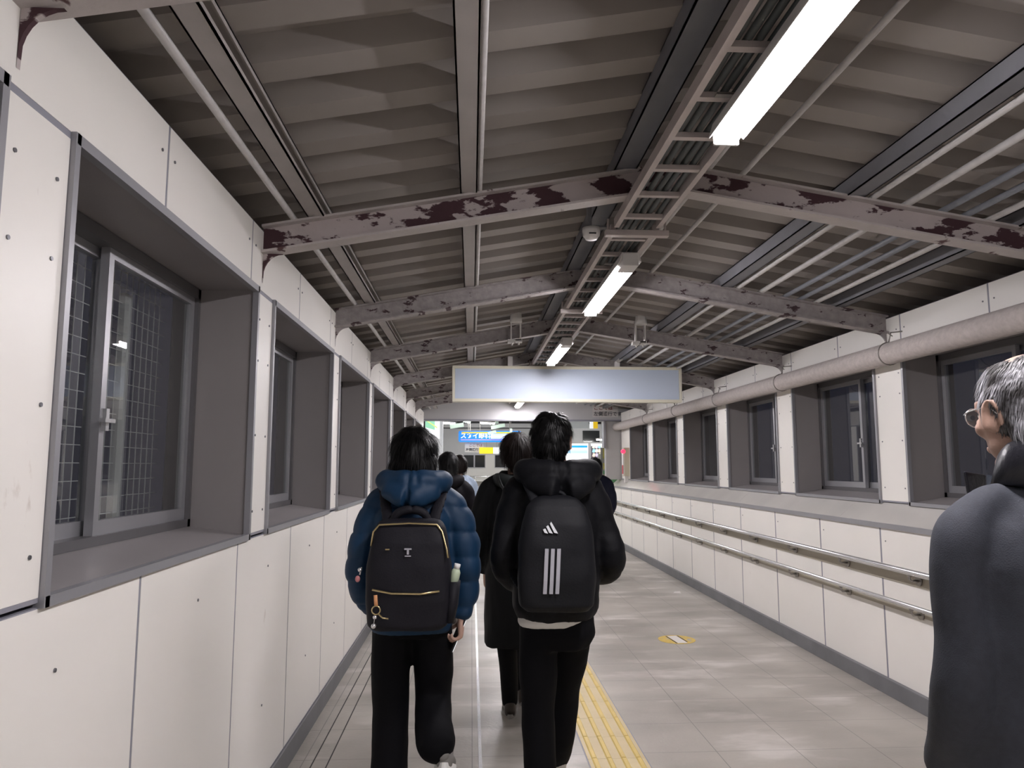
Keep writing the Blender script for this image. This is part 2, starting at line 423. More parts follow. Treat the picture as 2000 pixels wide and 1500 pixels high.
def run(name, x, dz, w_, h_, m, label, cat, group=None, y0=Y0, y1=13.9, rnd=False, ch=False):
    z = beam_z(x)+.125+dz
    o = empty(name, (x, (y0+y1)/2, z)) if False else None
    mb = MB(); L_ = (y1-y0)/2
    if rnd: mb.tube([(0, -L_, w_), (0, L_, w_)], w_, 12)
    elif ch:
        t = .006; mb.box(-w_/2, w_/2, -L_, L_, 0, t); mb.box(-w_/2, -w_/2+t, -L_, L_, 0, h_); mb.box(-w_/2, w_/2, -L_, L_, h_-t, h_); mb.box(w_/2-t, w_/2, -L_, L_, 0, .02); mb.box(w_/2-t, w_/2, -L_, L_, h_-.02, h_)
    else: mb.box(-w_/2, w_/2, -L_, L_, 0, h_)
    o = mb.build(name, m); o.location = (x, (y0+y1)/2, z); tag(o, label, cat, group); return o
G = 'roof purlins running along the passage'
run('roof_purlin', -.69, 0, .075, .08, purm, 'pale steel roof purlin nearest the left wall', 'purlin', G, ch=True)
run('roof_purlin', -.02, 0, .075, .08, purm, 'pale steel roof purlin over the walkway, left of the ridge', 'purlin', G, ch=True)
run('roof_purlin', .69, 0, .10, .08, purd, 'dark grey roof purlin beside the cable ladder at the ridge', 'purlin', G, ch=True)
run('roof_purlin', 1.76, 0, .09, .08, purd, 'dark roof purlin halfway up the right roof slope', 'purlin', G, ch=True)
run('roof_purlin', 2.56, 0, .075, .08, purd, 'dark roof purlin closest to the right wall', 'purlin', G, ch=True)
G = 'conduits lying along the roof beams'
run('conduit', -.79, 0, .014, 0, pipem, 'thin pale conduit nearest the left wall', 'conduit', G, rnd=True)
run('conduit', .03, 0, .010, 0, pipem, 'thin conduit hugging the purlin left of the ridge', 'conduit', G, rnd=True)
run('conduit', 1.08, 0, .016, 0, pipem, 'pale conduit just right of the strip lamps', 'conduit', G, rnd=True)
run('conduit', 1.235, 0, .013, 0, pipem, 'bright galvanised conduit, second right of the strip lamps', 'conduit', G, rnd=True)
run('conduit', 1.845, 0, .014, 0, pipem, 'pale conduit running beside the dark purlin on the right slope', 'conduit', G, rnd=True)
run('conduit', 2.01, 0, .016, 0, pipem, 'bright conduit in the middle of the right roof slope', 'conduit', G, rnd=True)
run('conduit', 2.18, 0, .015, 0, piped, 'dark conduit, left one of the dark pair on the right slope', 'conduit', G, rnd=True)
run('conduit', 2.29, 0, .015, 0, piped, 'dark conduit, right one of the dark pair on the right slope', 'conduit', G, rnd=True)
run('conduit', 2.405, 0, .016, 0, pipem, 'bright conduit right of the dark pair, near the right wall', 'conduit', G, rnd=True)

# big wrapped pipe along the right wall
px, pz, pr = 2.80, 2.25, .074
r = empty('wall_pipe', (px, 14.0, pz))
mb = MB(); mb.tube([(0, Y0-14, 0), (0, -.01, 0)], pr, 24); mb.build('pipe', bigpipe, r)
for y in (1.3, 2.98, 4.69, 6.4, 8.1, 9.8, 11.5):
    mb = MB(); pts = [(pr*1.04*math.cos(a), y-14, pr*1.04*math.sin(a)) for a in [j*PI/8-PI/2 for j in range(0, 9)]]
    mb.tube([(0.0, y-14, pz*0+.14), (0.03, y-14, .12)], .004, 6); mb.tube([(pr*1.03*math.cos(2*PI*j/20), y-14, pr*1.03*math.sin(2*PI*j/20)) for j in range(20)], .005, 6, closed=True)
    mb.tube([(.0, y-14, pr), (.02, y-14, pr+.07), (.099, y-14, pr+.08)], .005, 6)
    mb.build('hanger', brack, r)
tag(r, 'long thick grey wrapped pipe running along the top of the right windows', 'pipe')

# cable ladder under the ridge, with the cables lying on it
def ladder(y0, y1, lab):
    r = empty('cable_ladder', (.815, y0, 2.674)); L_ = y1-y0
    for x in (-.105, .105):
        MB().box(x-.012, x+.012, 0, L_, 0, .045).build('rail', ladm, r)
    y = .14
    while y < L_-.05:
        MB().box(-.094, .094, y-.014, y+.014, .006, .026).build('rung', ladm, r); y += .285
    tag(r, lab, 'cable ladder', 'cable ladders under the ridge')
ladder(-2.5, 3.46, 'cable ladder under the ridge, nearest stretch beside the big strip lamp')
ladder(3.54, 8.4, 'cable ladder under the ridge, middle stretch above the second strip lamp')
ladder(8.5, 13.8, 'cable ladder under the ridge, far stretch behind the blank sign')
for y, lab in ((3.5, 'brown crossbar closing the nearest cable ladder'), (5.35, 'crossbar under the cable ladder at the second strip lamp'), (8.45, 'crossbar under the cable ladder above the blank sign')):
    mb = MB().box(-.16, .16, -.02, .02, 0, .03); mb.box(-.15, -.14, -.006, .006, .03, .09); mb.box(.14, .15, -.006, .006, .03, .09)
    o = mb.build('crossbar', ladm, bevel=.002); o.location = (.82, y, 2.642); tag(o, lab, 'crossbar', 'crossbars of the cable ladders')
cl = ['leftmost', 'second from the left', 'middle', 'fourth from the left', 'rightmost']
for q in range(5):
    mb = MB(); pts = []
    for j in range(40):
        y = -2.5+j*.418; pts.append((.004*math.sin(j*1.3+q*2), y, .0025*math.sin(j*.9+q)+.0))
    mb.tube(pts, .0125, 8); o = mb.build('power_cable', cablem); o.location = (.742+q*.0365, 0, 2.7130)
    tag(o, 'dark cable lying on the cable ladder, '+cl[q]+' of five', 'cable', 'cables on the cable ladder')

# strip lamps
def lamp(y0, lab):
    r = empty('strip_lamp', (.865, y0, 2.593)); L_ = 1.38
    MB().prism([(-.046, 0, .034), (-.060, 0, .020), (-.062, 0, .022), (-.046, 0, .074), (.046, 0, .074), (.062, 0, .022), (.060, 0, .020), (.046, 0, .034)], (0, L_-.02, 0)).build('housing', whitep, r, bevel=.003, M=Matrix.Translation((0, .01, 0)))
    prof = [(-.042, .033), (-.038, .012), (-.026, 0), (.026, 0), (.038, .012), (.042, .033)]
    MB().prism([(x, .15, z) for x, z in prof], (0, L_-.165, 0), smooth=False).build('diffuser', tubem, r)
    MB().box(-.044, .044, 0, .155, -.003, .072).build('end_cap', whitep, r, bevel=.004)
    MB().box(-.044, .044, L_-.016, L_, -.001, .072).build('end_cap', whitep, r, bevel=.004)
    for y in (.25, L_-.2):
        mb = MB().box(-.10, .10, y-.012, y+.012, .073, .079); mb.box(-.004, .004, y-.004, y+.004, .075, .084); mb.build('hanger', brack, r)
    tag(r, lab, 'strip lamp', 'fluorescent strip lamps under the ridge'); return r
for y0, lab in ((-1.9, 'strip lamp under the ridge behind the viewer'), (.97, 'big bright strip lamp nearest the camera, cut by the top edge of the frame'), (3.84, 'second strip lamp from the camera, with its white end box against the ladder'), (6.50, 'small strip lamp whose end touches the top of the blank hanging sign'), (9.59, 'strip lamp hidden behind the blank hanging sign'), (12.42, 'farthest strip lamp, its end showing just under the blank sign')):
    lamp(y0, lab)

# round smoke detector and its strap
r = empty('smoke_detector', (.607, 3.60, 2.655))
mb = MB(); prof = [(.0, 0), (.030, .001), (.036, .012), (.044, .02), (.046, .045), (.046, .06), (.0, .06)]
n = 20; vs = []; fs = []
for (q, z) in prof:
    for j in range(n): vs.append((q*math.cos(2*PI*j/n), q*math.sin(2*PI*j/n), z))
for i in range(len(prof)-1):
    for j in range(n): a = i*n+j; b_ = i*n+(j+1) % n; fs.append((a, b_, b_+n, a+n))
mb.add(vs, fs, 0, True); mb.build('detector_body', whitep, r)
MB().box(-.018, .018, -.046, -.038, .018, .024).build('vent_slot', black, r)
MB().box(-.02, .10, -.02, .02, .06, .07).box(-.02, .0, -.02, .02, .06, .19).build('mounting_plate', purd, r)
tag(r, 'round white smoke detector left of the cable ladder, past the second beam', 'smoke detector')

# clamp lamps on the fourth beam
def clamp_lamp(x, lab, y=6.5):
    r = empty('clamp_lamp', (x, y, beam_z(x)))
    MB().box(-.035, -.023, -.03, .02, -.02, .17).box(.05, .062, -.03, .02, -.02, .17).box(-.035, .062, -.03, .02, -.03, -.018).build('bracket', whitep, r)
    mb = MB(); mb.tube([(.012, -.06, .13), (.012, -.06, .17), (.012, -.06, .24), (.012, -.06, .27)], [.055, .052, .045, .02], 14); mb.build('housing', whitep, r)
    MB().tube([(.012, -.03, .132), (.012, -.03, .140)], [.034, .04], 14).build('lens', steel, r)
    mb = MB().box(-.06, .0, -.035, .035, -.05, -.02).box(.01, .07, -.03, .03, -.045, -.015); mb.tube([(-.02, 0, -.02), (-.02, 0, -.07)], .008, 8); mb.tube([(.04, 0, -.02), (.04, 0, -.065)], .008, 8); mb.build('clamp', whitep, r)
    tag(r, lab, 'clamp lamp', 'clamp lamps on the fourth roof beam')
clamp_lamp(.38, 'white clamp lamp bracket on the roof beam above the left sign post')
clamp_lamp(1.52, 'white clamp lamp bracket on the roof beam above the right sign post')

# hanging sign with a blank face
r = empty('hanging_sign', (1.113, 8.36, 2.236)); W2, H_ = 1.339, .417
MB().box(-W2+.02, W2-.02, .0, .09, .02, H_-.02).build('sign_case', signf, r)
MB().box(-W2+.03, W2-.03, -.008, .0, .03, H_-.03).build('sign_face', signw, r)
mb = MB(); t = .034
for a, c, z0, z1 in ((-W2, W2, 0, t), (-W2, W2, H_-t, H_), (-W2, -W2+t*.75, t, H_-t), (W2-t*.75, W2, t, H_-t)): mb.box(a, c, -.02, .10, z0, z1)
mb.build('sign_frame', signf, r, bevel=.004)
for x in (-.67, .59):
    MB().box(x-.028, x+.028, .015, .07, H_, beam_z(1.113+x)-2.236+.10).build('post', whitep, r)
mb = MB(); mb.tube([(.59, .045, H_+.06), (.80, -.40, H_+.24)], .022, 8)
mb.build('brace', whitep, r)
tag(r, 'long blank pale-blue hanging sign in a cream frame across the passage', 'sign')

# handrails on the right wall
def handrail(z, x, rad, plate, lab):
    r = empty('handrail', (x, 14.2, z)); 
    y0 = Y0; mb = MB()
    mb.tube([(0, y0-14.2, 0), (0, -.12, 0), (.02, -.05, -.004), (.06, -.01, -.01), (XR-x, .0, -.01)], rad, 14); mb.build('rail', steel, r)
    MB().box(XR-x-.006, XR-x, y0-14.2, -.1, -plate-.012, -.012).build('brown_strip', railside, r)  # brown strip on the wall, just below the rail
    y = 4.45-.86*8
    while y < 14:
        if y > Y0+.1:
            b = MB(); b.tube([(0, y-14.2, -rad), (0, y-14.2, -rad-.022), (.012, y-14.2, -rad-.035), (XR-x, y-14.2, -rad-.035)], .008, 8)
            b.disc((XR-x-.005, y-14.2, -rad-.035), .03, (-1, 0, 0), 14, 0, .012); b.ball((0, y-14.2, -rad), .014)
            b.build('bracket', brack, r)
        y += .86
    tag(r, lab, 'handrail', 'steel handrails along the right wall')
handrail(.848, XR-.07, .019, .085, 'upper stainless handrail with a wide brown strip below it along the right wall')
handrail(.640, XR-.07, .015, .055, 'lower stainless handrail, the thinner one nearer the floor on the right wall')

# tactile paving, one row of guiding tiles with four bars each
y = .6; i = 0
r0 = empty('tactile_tile', (.755, y, 0))
MB().box(-.149, .149, 0, .298, -.002, .004).build('base', tact, r0)
for x in (-.115, -.038, .038, .115):
    b = MB(); pts = []; y0, y1 = .001, .297; w_, t_, h_ = .0150, .009, .009
    b.hexa([(x-w_, y0, .004), (x+w_, y0, .004), (x+w_, y1, .004), (x-w_, y1, .004), (x-t_, y0+.003, h_), (x+t_, y0+.003, h_), (x+t_, y1-.003, h_), (x-t_, y1-.003, h_)])
    b.build('bar', tactb, r0)
lab = 'yellow tactile tile with four raised bars in the row along the floor'
k = 0
while y < 13.6:
    o = r0 if k == 0 else copy_tree(r0); o.location = (.755, y, 0)
    tag(o, lab, 'tactile tile', 'yellow tactile tiles along the walkway'); y += .3; k += 1
# steel joint strip and drain grooves
tag(MB().box(.045, .062, Y0, 13.9, -.002, .0035).build('trim_4', steel), kind='structure')
tag(MB().box(.60, .606, Y0, 13.9, -.002, .002).box(.905, .911, Y0, 13.9, -.002, .002).build('trim_5', joint), kind='structure')
tag(MB().box(-.80, -.794, Y0, 13.9, -.002, .0015).box(-.722, -.716, Y0, 13.9, -.002, .0015).build('trim_6', black), kind='structure')

# round worn yellow floor sticker
stY = mat('sticker_yellow', (.62, .44, .09), .5, var=.1, vscale=20); stW = mat('sticker_white', (.75, .72, .70), .5)
patches(stY, (.42, .38, .33), .56, .62, 14)
r = empty('floor_sticker', (1.79, 6.44, 0)); r.rotation_euler = (0, 0, .1)
mb = MB(); mb.tube([(0, 0, .0), (0, 0, .0015)], (.16, .16), 32, ref=(1, 0, 0)); mb.build('sticker_disc', stY, r)
MB().box(-.038, .045, -.13, .13, .0015, .0022).build('white_bar', stW, r)
MB().box(-.055, -.043, -.13, .13, .0015, .0022).box(.05, .062, -.10, .13, .0015, .0022).build('dark_stripe', black, r)
tag(r, 'round worn yellow sticker with a white middle on the floor by the right wall', 'floor sticker')
mb = MB().hexa([(-.05, -.02, 0), (.04, -.03, 0), (.05, .02, 0), (-.03, .03, 0), (-.04, -.015, .012), (.03, -.02, .006), (.04, .015, .016), (-.025, .02, .01)])
o = mb.build('paper_scrap', stW); o.location = (2.45, 8.75, 0); tag(o, 'small white paper scrap on the floor near the right wall', 'litter')

# ------------------------------------------------------------------ far end: fascia, wall stub, station hall
mb = MB(); zr = lambda x: beam_z(x)+.20
mb.prism([(-.95, 14.0, 2.385), (2.75, 14.0, 2.385), (3.25, 14.0, 2.385), (3.25, 14.0, zr(3.25)), (RX, 14.0, zr(RX)), (-1.3, 14.0, zr(-1.3)), (-1.3, 14.0, 2.385)], (0, .2, 0))
mb.build('wall_fascia', greyf); tag(bpy.data.objects['wall_fascia'], kind='structure')
tag(MB().box(-1.3, 3.25, 13.98, 14.22, 2.365, 2.392).build('trim_7', joint), kind='structure')
tag(MB().box(2.60, 3.25, 14.03, 14.2, 1.24, 2.385).build('wall_stub', greyw), kind='structure')
tag(MB().box(2.555, 2.60, 14.0, 14.22, 1.85, 2.385).build('trim_8', lipm), kind='structure')
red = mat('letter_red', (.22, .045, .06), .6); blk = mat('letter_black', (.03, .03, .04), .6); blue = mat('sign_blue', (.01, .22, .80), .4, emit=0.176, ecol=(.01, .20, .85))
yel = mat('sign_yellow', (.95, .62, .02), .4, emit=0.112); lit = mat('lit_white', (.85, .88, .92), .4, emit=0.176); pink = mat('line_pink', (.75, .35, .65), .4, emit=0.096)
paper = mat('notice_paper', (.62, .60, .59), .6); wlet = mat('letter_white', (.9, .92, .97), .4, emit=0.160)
r = empty('keep_left_notice', (2.57, 13.985, 2.44)); MB().box(-.23, .27, 0, .012, 0, .235).build('notice_sheet', paper, r)
text('ここでは', .095, (-.21, -.003, .175), red, r, bold=.001); text('左側通行です', .092, (-.21, -.003, .06), blk, r, bold=.001)
tag(r, 'pale notice with red and black Japanese writing on the grey fascia', 'notice')
# alarm box with a red lamp at the end of the ledge
r = empty('alarm_box', (2.845, 13.35, 1.215)); cb = mat('alarm_box_cream', (.62, .57, .44), .5)
MB().box(-.045, .055, -.05, .12, .10, .62).build('box_body', cb, r, bevel=.006); MB().box(-.06, -.045, -.04, .10, .12, .60).build('side_panel', whitep, r)
MB().box(-.03, .03, -.02, .05, -.02, .10).build('stand', whitep, r)
redl = mat('alarm_lamp', (.9, .03, .08), .3, emit=0.512); MB().ball((-.06, -.04, .55), (.045, .04, .04)).build('alarm_lamp', redl, r)
MB().box(-.066, -.06, -.03, .06, .14, .30).build('red_label', mat('label_red', (.5, .05, .06), .5), r)
tag(r, 'cream alarm box with a glowing red lamp standing on the end of the right ledge', 'alarm box')
# station hall shell
tag(MB().hexa([(-3.2, 13.95, -.3), (5.2, 13.95, -.3), (5.2, 22.3, -.3), (-3.2, 22.3, -.3), (-3.2, 13.95, 0), (5.2, 13.95, 0), (5.2, 22.3, .87), (-3.2, 22.3, .87)]).build('floor', mat('hall_floor', (.60, .585, .55), .3, var=.06, vscale=1)), kind='structure')
tag(MB().box(-3.2, -3.0, 14.2, 22.3, 0, 3.6).build('wall_hall_left', conw), kind='structure')
tag(MB().box(5.0, 5.2, 14.2, 22.3, 0, 3.6).build('wall_hall_right', conw), kind='structure')
tag(MB().box(-3.2, 5.2, 13.96, 22.3, 3.5, 3.6).build('ceiling', darkg), kind='structure')
tag(MB().box(-3.2, -1.3, 14.0, 14.2, 0, 3.5).box(3.25, 5.2, 14.0, 14.2, 0, 3.5).box(-1.3, 3.25, 14.21, 14.3, 3.05, 3.5).build('wall_hall_front', greyw), kind='structure')
b = MB(); holes = [(-.25, .415), (.69, 1.36), (1.64, 2.31)]; xs = [-3.0]+[q for h in holes for q in h]+[5.0]
b.box(-3, 5, 22, 22.2, .8, 1.44, 2); b.box(-3, 5, 22, 22.2, 1.84, 2.62); b.box(-3, 5, 22, 22.2, 2.62, 3.5, 1)
for a, c in zip(xs[0::2], xs[1::2]): b.box(a, c, 22, 22.2, 1.44, 1.84, 2)
tag(b.build('wall_far', [greyf, darkg, conw]), kind='structure')
for j, (a, c) in enumerate(holes):
    wo = MB().box(a, c, 21.98, 22.02, 1.44, 1.46).box(a, c, 21.98, 22.02, 1.82, 1.84).box(a, a+.02, 21.98, 22.02, 1.46, 1.82).box(c-.02, c, 21.98, 22.02, 1.46, 1.82).box((a+c)/2-.02, (a+c)/2+.02, 21.97, 22.02, 1.46, 1.82).build('window_%d' % (19+j), lipm); tag(wo, kind='structure')
    MB().box(a+.01, c-.01, 22.05, 22.06, 1.45, 1.83).build('pane', glassd, wo)
tag(MB().box(-3, 5, 21.6, 22, 1.05, 1.10).box(-3, 5, 21.92, 22, .8, 1.05).build('trim_9', conw), kind='structure')
mb = MB().box(-1.2, 3.2, 21.7, 21.85, 2.64, 2.76); tag(mb.build('trim_10', greyf), kind='structure')
mb = MB().box(2.9, 4.4, 21.3, 21.95, 1.6, 2.62).box(2.9, 4.6, 21.2, 21.95, 2.62, 2.72)
tag(mb.build('ticket_office', greyf), 'grey ticket office block at the right end of the station hall', 'office')
MB().box(3.26, 3.76, 21.28, 21.3, 2.2, 2.53).build('window_panel', glassd, bpy.data.objects['ticket_office'])
# railing in front of the far wall
r = empty('hall_railing', (.35, 20.6, .70)); MB().tube([(-.75, 0, .50), (.75, 0, .50)], .02, 8).build('rail', steel, r)
MB().tube([(-.75, 0, .22), (.75, 0, .22)], .015, 8).build('rail', steel, r)
for x in (-.75, -.25, .25, .75): MB().tube([(x, 0, -.0), (x, 0, .5)], .018, 8).build('post', steel, r)
tag(r, 'low steel railing in front of the far station wall', 'railing')
# blue eye-clinic banner
r = empty('shop_banner', (.45, 18.0, 2.085))
def rrect(x0, x1, z0, z1, rad, y):
    pts = []
    for cx_, cz, a0 in ((x1-rad, z1-rad, 0), (x0+rad, z1-rad, 90), (x0+rad, z0+rad, 180), (x1-rad, z0+rad, 270)):
        for j in range(5): a = math.radians(a0+j*22.5); pts.append((cx_+rad*math.cos(a), y, cz+rad*math.sin(a)))
    return pts
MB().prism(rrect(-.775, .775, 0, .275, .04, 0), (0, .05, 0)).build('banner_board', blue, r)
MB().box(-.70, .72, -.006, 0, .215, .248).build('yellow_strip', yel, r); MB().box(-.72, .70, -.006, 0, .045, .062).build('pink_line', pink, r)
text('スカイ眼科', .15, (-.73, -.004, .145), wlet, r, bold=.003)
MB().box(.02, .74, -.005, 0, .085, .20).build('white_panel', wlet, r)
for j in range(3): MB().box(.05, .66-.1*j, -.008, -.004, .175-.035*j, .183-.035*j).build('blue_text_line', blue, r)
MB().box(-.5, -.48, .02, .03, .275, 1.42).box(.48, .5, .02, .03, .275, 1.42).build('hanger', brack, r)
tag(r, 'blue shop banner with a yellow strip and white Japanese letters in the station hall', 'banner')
r = empty('keep_left_notice', (.06, 18.1, 1.838)); MB().box(-.23, .23, 0, .012, 0, .226).build('notice_sheet', paper, r)
text('ここでは', .085, (-.13, -.003, .165), red, r, bold=.001); text('左側通行です', .078, (-.205, -.003, .06), blk, r, bold=.002)
MB().box(-.15, -.14, .0, .01, .226, 1.66).box(.14, .15, .0, .01, .226, 1.66).build('hanger', brack, r)
tag(r, 'white notice with red and black Japanese writing hanging below the blue banner', 'notice')
r = empty('yellow_direction_sign', (.46, 18.0, 1.80)); MB().box(-.27, .07, 0, .04, 0, .155).build('yellow_panel', yel, r); MB().box(.07, .26, 0, .04, 0, .155).build('white_panel', lit, r)
MB().box(-.1, -.09, .01, .02, .155, .29).box(.15, .16, .01, .02, .155, .29).build('hanger', brack, r)
tag(r, 'yellow and white direction sign beside the hanging notice', 'sign')
r = empty('yellow_direction_sign', (2.33, 15.0, 2.275)); MB().box(-.42, .10, 0, .06, .0, .15).build('pale_panel', mat('pale_sign', (.62, .66, .68), .5, emit=0.038), r); MB().box(.125, .19, -.002, .06, 0, .165).build('white_panel', lit, r); MB().box(.19, .285, -.002, .06, 0, .165).build('yellow_panel', yel, r)
MB().box(-.3, -.28, .02, .04, .15, 1.23).box(.2, .22, .02, .04, .165, 1.23).build('hanger', brack, r)
tag(r, 'pale sign with a yellow end under the right of the fascia', 'sign')
# lit map on the left jamb
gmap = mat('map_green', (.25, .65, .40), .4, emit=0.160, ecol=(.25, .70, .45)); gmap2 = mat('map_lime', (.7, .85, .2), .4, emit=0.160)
r = empty('lit_map_board', (-.93, 14.6, 2.10)); MB().box(.0, .03, .50, .54, -2.02, .33).build('post', lipm, r)
MB().prism([(.0, 0, .10), (.0, 0, .33), (.26, .5, .33), (.26, .5, -.05)], (.01, 0, 0)).build('map_sheet', lit, r)
MB().prism([(.004, -.008, .17), (.004, -.008, .33), (.25, .48, .33), (.25, .48, .11)], (.006, -.002, 0)).build('green_area', gmap, r)
MB().prism([(.004, -.016, .30), (.004, -.016, .325), (.22, .42, .19), (.22, .42, .16)], (.006, -.004, 0)).build('lime_line', gmap2, r)
tag(r, 'lit green and white map board at the left edge of the passage mouth', 'map board')
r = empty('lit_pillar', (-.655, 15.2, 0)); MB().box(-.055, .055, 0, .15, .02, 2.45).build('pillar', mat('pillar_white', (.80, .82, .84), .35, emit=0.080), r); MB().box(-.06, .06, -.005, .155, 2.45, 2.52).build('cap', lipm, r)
tag(r, 'narrow white pillar beside the lit map board', 'pillar')
# poster wall on the right
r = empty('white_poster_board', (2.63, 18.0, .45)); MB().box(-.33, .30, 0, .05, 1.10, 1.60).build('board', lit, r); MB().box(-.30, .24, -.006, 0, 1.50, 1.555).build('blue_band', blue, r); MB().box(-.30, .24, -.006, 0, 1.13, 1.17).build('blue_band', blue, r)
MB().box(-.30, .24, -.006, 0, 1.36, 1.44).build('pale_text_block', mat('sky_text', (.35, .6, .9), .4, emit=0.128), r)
MB().box(.26, .30, -.01, .06, 0, 1.61).build('post', lipm, r)
tag(r, 'white poster board with blue bands behind the tall walker', 'poster board')
r = empty('brochure_rack', (3.16, 18.0, .45)); MB().box(-.19, .21, .04, .08, .0, 1.58).build('back_panel', mat('rack_dark', (.12, .11, .14), .5), r); MB().box(-.19, .21, -.0, .08, 1.54, 1.60).build('top_rail', lit, r)
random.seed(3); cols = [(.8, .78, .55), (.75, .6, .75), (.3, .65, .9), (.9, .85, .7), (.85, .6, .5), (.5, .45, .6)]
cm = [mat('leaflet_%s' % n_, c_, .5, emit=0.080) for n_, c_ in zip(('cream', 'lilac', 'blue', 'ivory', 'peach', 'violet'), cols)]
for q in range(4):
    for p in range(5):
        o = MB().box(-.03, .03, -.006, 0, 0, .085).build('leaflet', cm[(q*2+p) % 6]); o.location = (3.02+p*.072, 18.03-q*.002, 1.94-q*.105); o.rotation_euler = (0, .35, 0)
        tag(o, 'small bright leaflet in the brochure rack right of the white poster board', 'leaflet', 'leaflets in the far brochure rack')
tag(r, 'dark brochure rack full of bright leaflets behind the passage mouth', 'brochure rack')
gy = mat('poster_olive', (.42, .38, .10), .5, var=.25, vscale=9); gg = mat('poster_green', (.10, .27, .12), .5, var=.3, vscale=7); gd = mat('poster_frame', (.45, .47, .44), .4)
r = empty('shop_poster', (2.93, 15.1, .13)); MB().box(-.24, .30, .0, .05, .75, 1.75).build('board', mat('poster_board_grey', (.25, .25, .23), .6), r)
MB().box(-.20, .26, -.006, 0, 1.52, 1.73).build('olive_panel', gy, r); MB().box(-.20, .24, -.006, 0, 1.30, 1.43).build('olive_panel', gy, r)
MB().box(-.20, .26, -.006, 0, .75, 1.10).build('green_panel', gg, r); MB().box(-.20, .26, -.007, 0, 1.20, 1.27).build('green_panel', gg, r)
MB().box(-.18, -.08, -.012, -.005, 1.06, 1.19).build('yellow_patch', yel, r) if False else MB().box(-.18, -.08, -.012, -.005, 1.06, 1.19).build('olive_patch', gy, r)
MB().box(-.0, .12, -.012, -.005, 1.13, 1.165).build('red_patch', red, r); MB().box(-.02, .20, -.010, -.005, 1.60, 1.66).build('dark_lettering', blk, r)
MB().box(-.29, -.24, -.01, .06, .0, 1.62).build('post', gd, r)
tag(r, 'green and olive shop poster beside the end of the low right wall', 'poster')
# hall lamps and small hanging signs
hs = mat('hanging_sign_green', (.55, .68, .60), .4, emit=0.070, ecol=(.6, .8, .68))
for (x, y, z, a, wd, lb) in ((-.60, 18.5, 2.56, .9, .5, 'leftmost, by the lit map'), (.42, 19.5, 2.62, .7, .5, 'above the right end of the blue banner'), (3.55, 16.8, 2.52, .5, .5, 'above the right station sign'), (-.05, 16.5, 2.68, .8, .7, 'above the left end of the blue banner'), (1.9, 17.2, 2.85, .0, 1.2, 'added unseen above the tall walker'), (3.6, 20.0, 2.2, .4, .35, 'low at the right edge of the hall')):  # lamp above the tall walker is unseen, added to light the dark hall
    r = empty('hall_lamp', (x, y, z)); r.rotation_euler = (0, 0, a); MB().box(-wd/2, wd/2, -.045, .045, .03, .06).build('housing', whitep, r); MB().box(-wd/2+.02, wd/2-.02, -.035, .035, 0, .03).build('tube', ledm, r)
    MB().box(-.01, .01, -.01, .01, .06, 3.5-z).build('stem', brack, r)
    tag(r, 'bright station hall lamp, '+lb, 'lamp', 'lamps in the station hall')
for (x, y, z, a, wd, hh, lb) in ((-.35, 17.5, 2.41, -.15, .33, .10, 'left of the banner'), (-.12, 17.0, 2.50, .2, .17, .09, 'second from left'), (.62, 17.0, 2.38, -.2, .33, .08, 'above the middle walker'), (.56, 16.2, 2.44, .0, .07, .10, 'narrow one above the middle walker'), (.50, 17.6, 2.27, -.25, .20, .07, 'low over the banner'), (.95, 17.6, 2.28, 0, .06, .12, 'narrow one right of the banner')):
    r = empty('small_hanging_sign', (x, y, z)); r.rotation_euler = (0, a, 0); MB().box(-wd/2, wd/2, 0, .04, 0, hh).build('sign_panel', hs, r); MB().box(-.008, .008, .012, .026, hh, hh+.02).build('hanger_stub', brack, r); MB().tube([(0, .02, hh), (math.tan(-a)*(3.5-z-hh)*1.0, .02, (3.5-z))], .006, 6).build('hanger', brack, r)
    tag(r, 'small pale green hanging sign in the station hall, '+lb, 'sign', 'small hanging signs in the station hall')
# ------------------------------------------------------------------ people
def rnd(a, b): return random.uniform(a, b)
def remesh(name, mb, voxel, mats, parent, smooth=6, disp=None, cut=None, fac=.5):
    me = bpy.data.meshes.new('tmp'); me.from_pydata(mb.v, [], mb.f); me.update()
    bm = bmesh.new(); bm.from_mesh(me); bmesh.ops.remove_doubles(bm, verts=bm.verts, dist=1e-6); bmesh.ops.recalc_face_normals(bm, faces=bm.faces); bm.to_mesh(me); bm.free()
    o = bpy.data.objects.new(name, me); C.objects.link(o)
    m = o.modifiers.new('r', 'REMESH'); m.mode = 'VOXEL'; m.voxel_size = voxel
    if smooth: s = o.modifiers.new('s', 'SMOOTH'); s.iterations = smooth; s.factor = fac
    dg = bpy.context.evaluated_depsgraph_get(); dg.update()
    m2 = bpy.data.meshes.new_from_object(o.evaluated_get(dg)); bpy.data.objects.remove(o); bpy.data.meshes.remove(me)
    if disp:
        m2.update(); nv = [v.normal.copy() for v in m2.vertices]
        for v, n in zip(m2.vertices, nv):
            d = disp(v.co, n)
            if isinstance(d, Vector): v.co += d
            else: v.co += n*d
    if cut:
        bm = bmesh.new(); bm.from_mesh(m2); bmesh.ops.delete(bm, geom=[v for v in bm.verts if cut(v.co)], context='VERTS'); bm.to_mesh(m2); bm.free()
    m2.name = name; m2.materials.clear()
    for q in (mats if isinstance(mats, (list, tuple)) else [mats]): m2.materials.append(q)
    m2.polygons.foreach_set('use_smooth', [True]*len(m2.polygons)); m2.update()
    o = bpy.data.objects.new(name, m2); C.objects.link(o)
    if parent: o.parent = parent
    return o
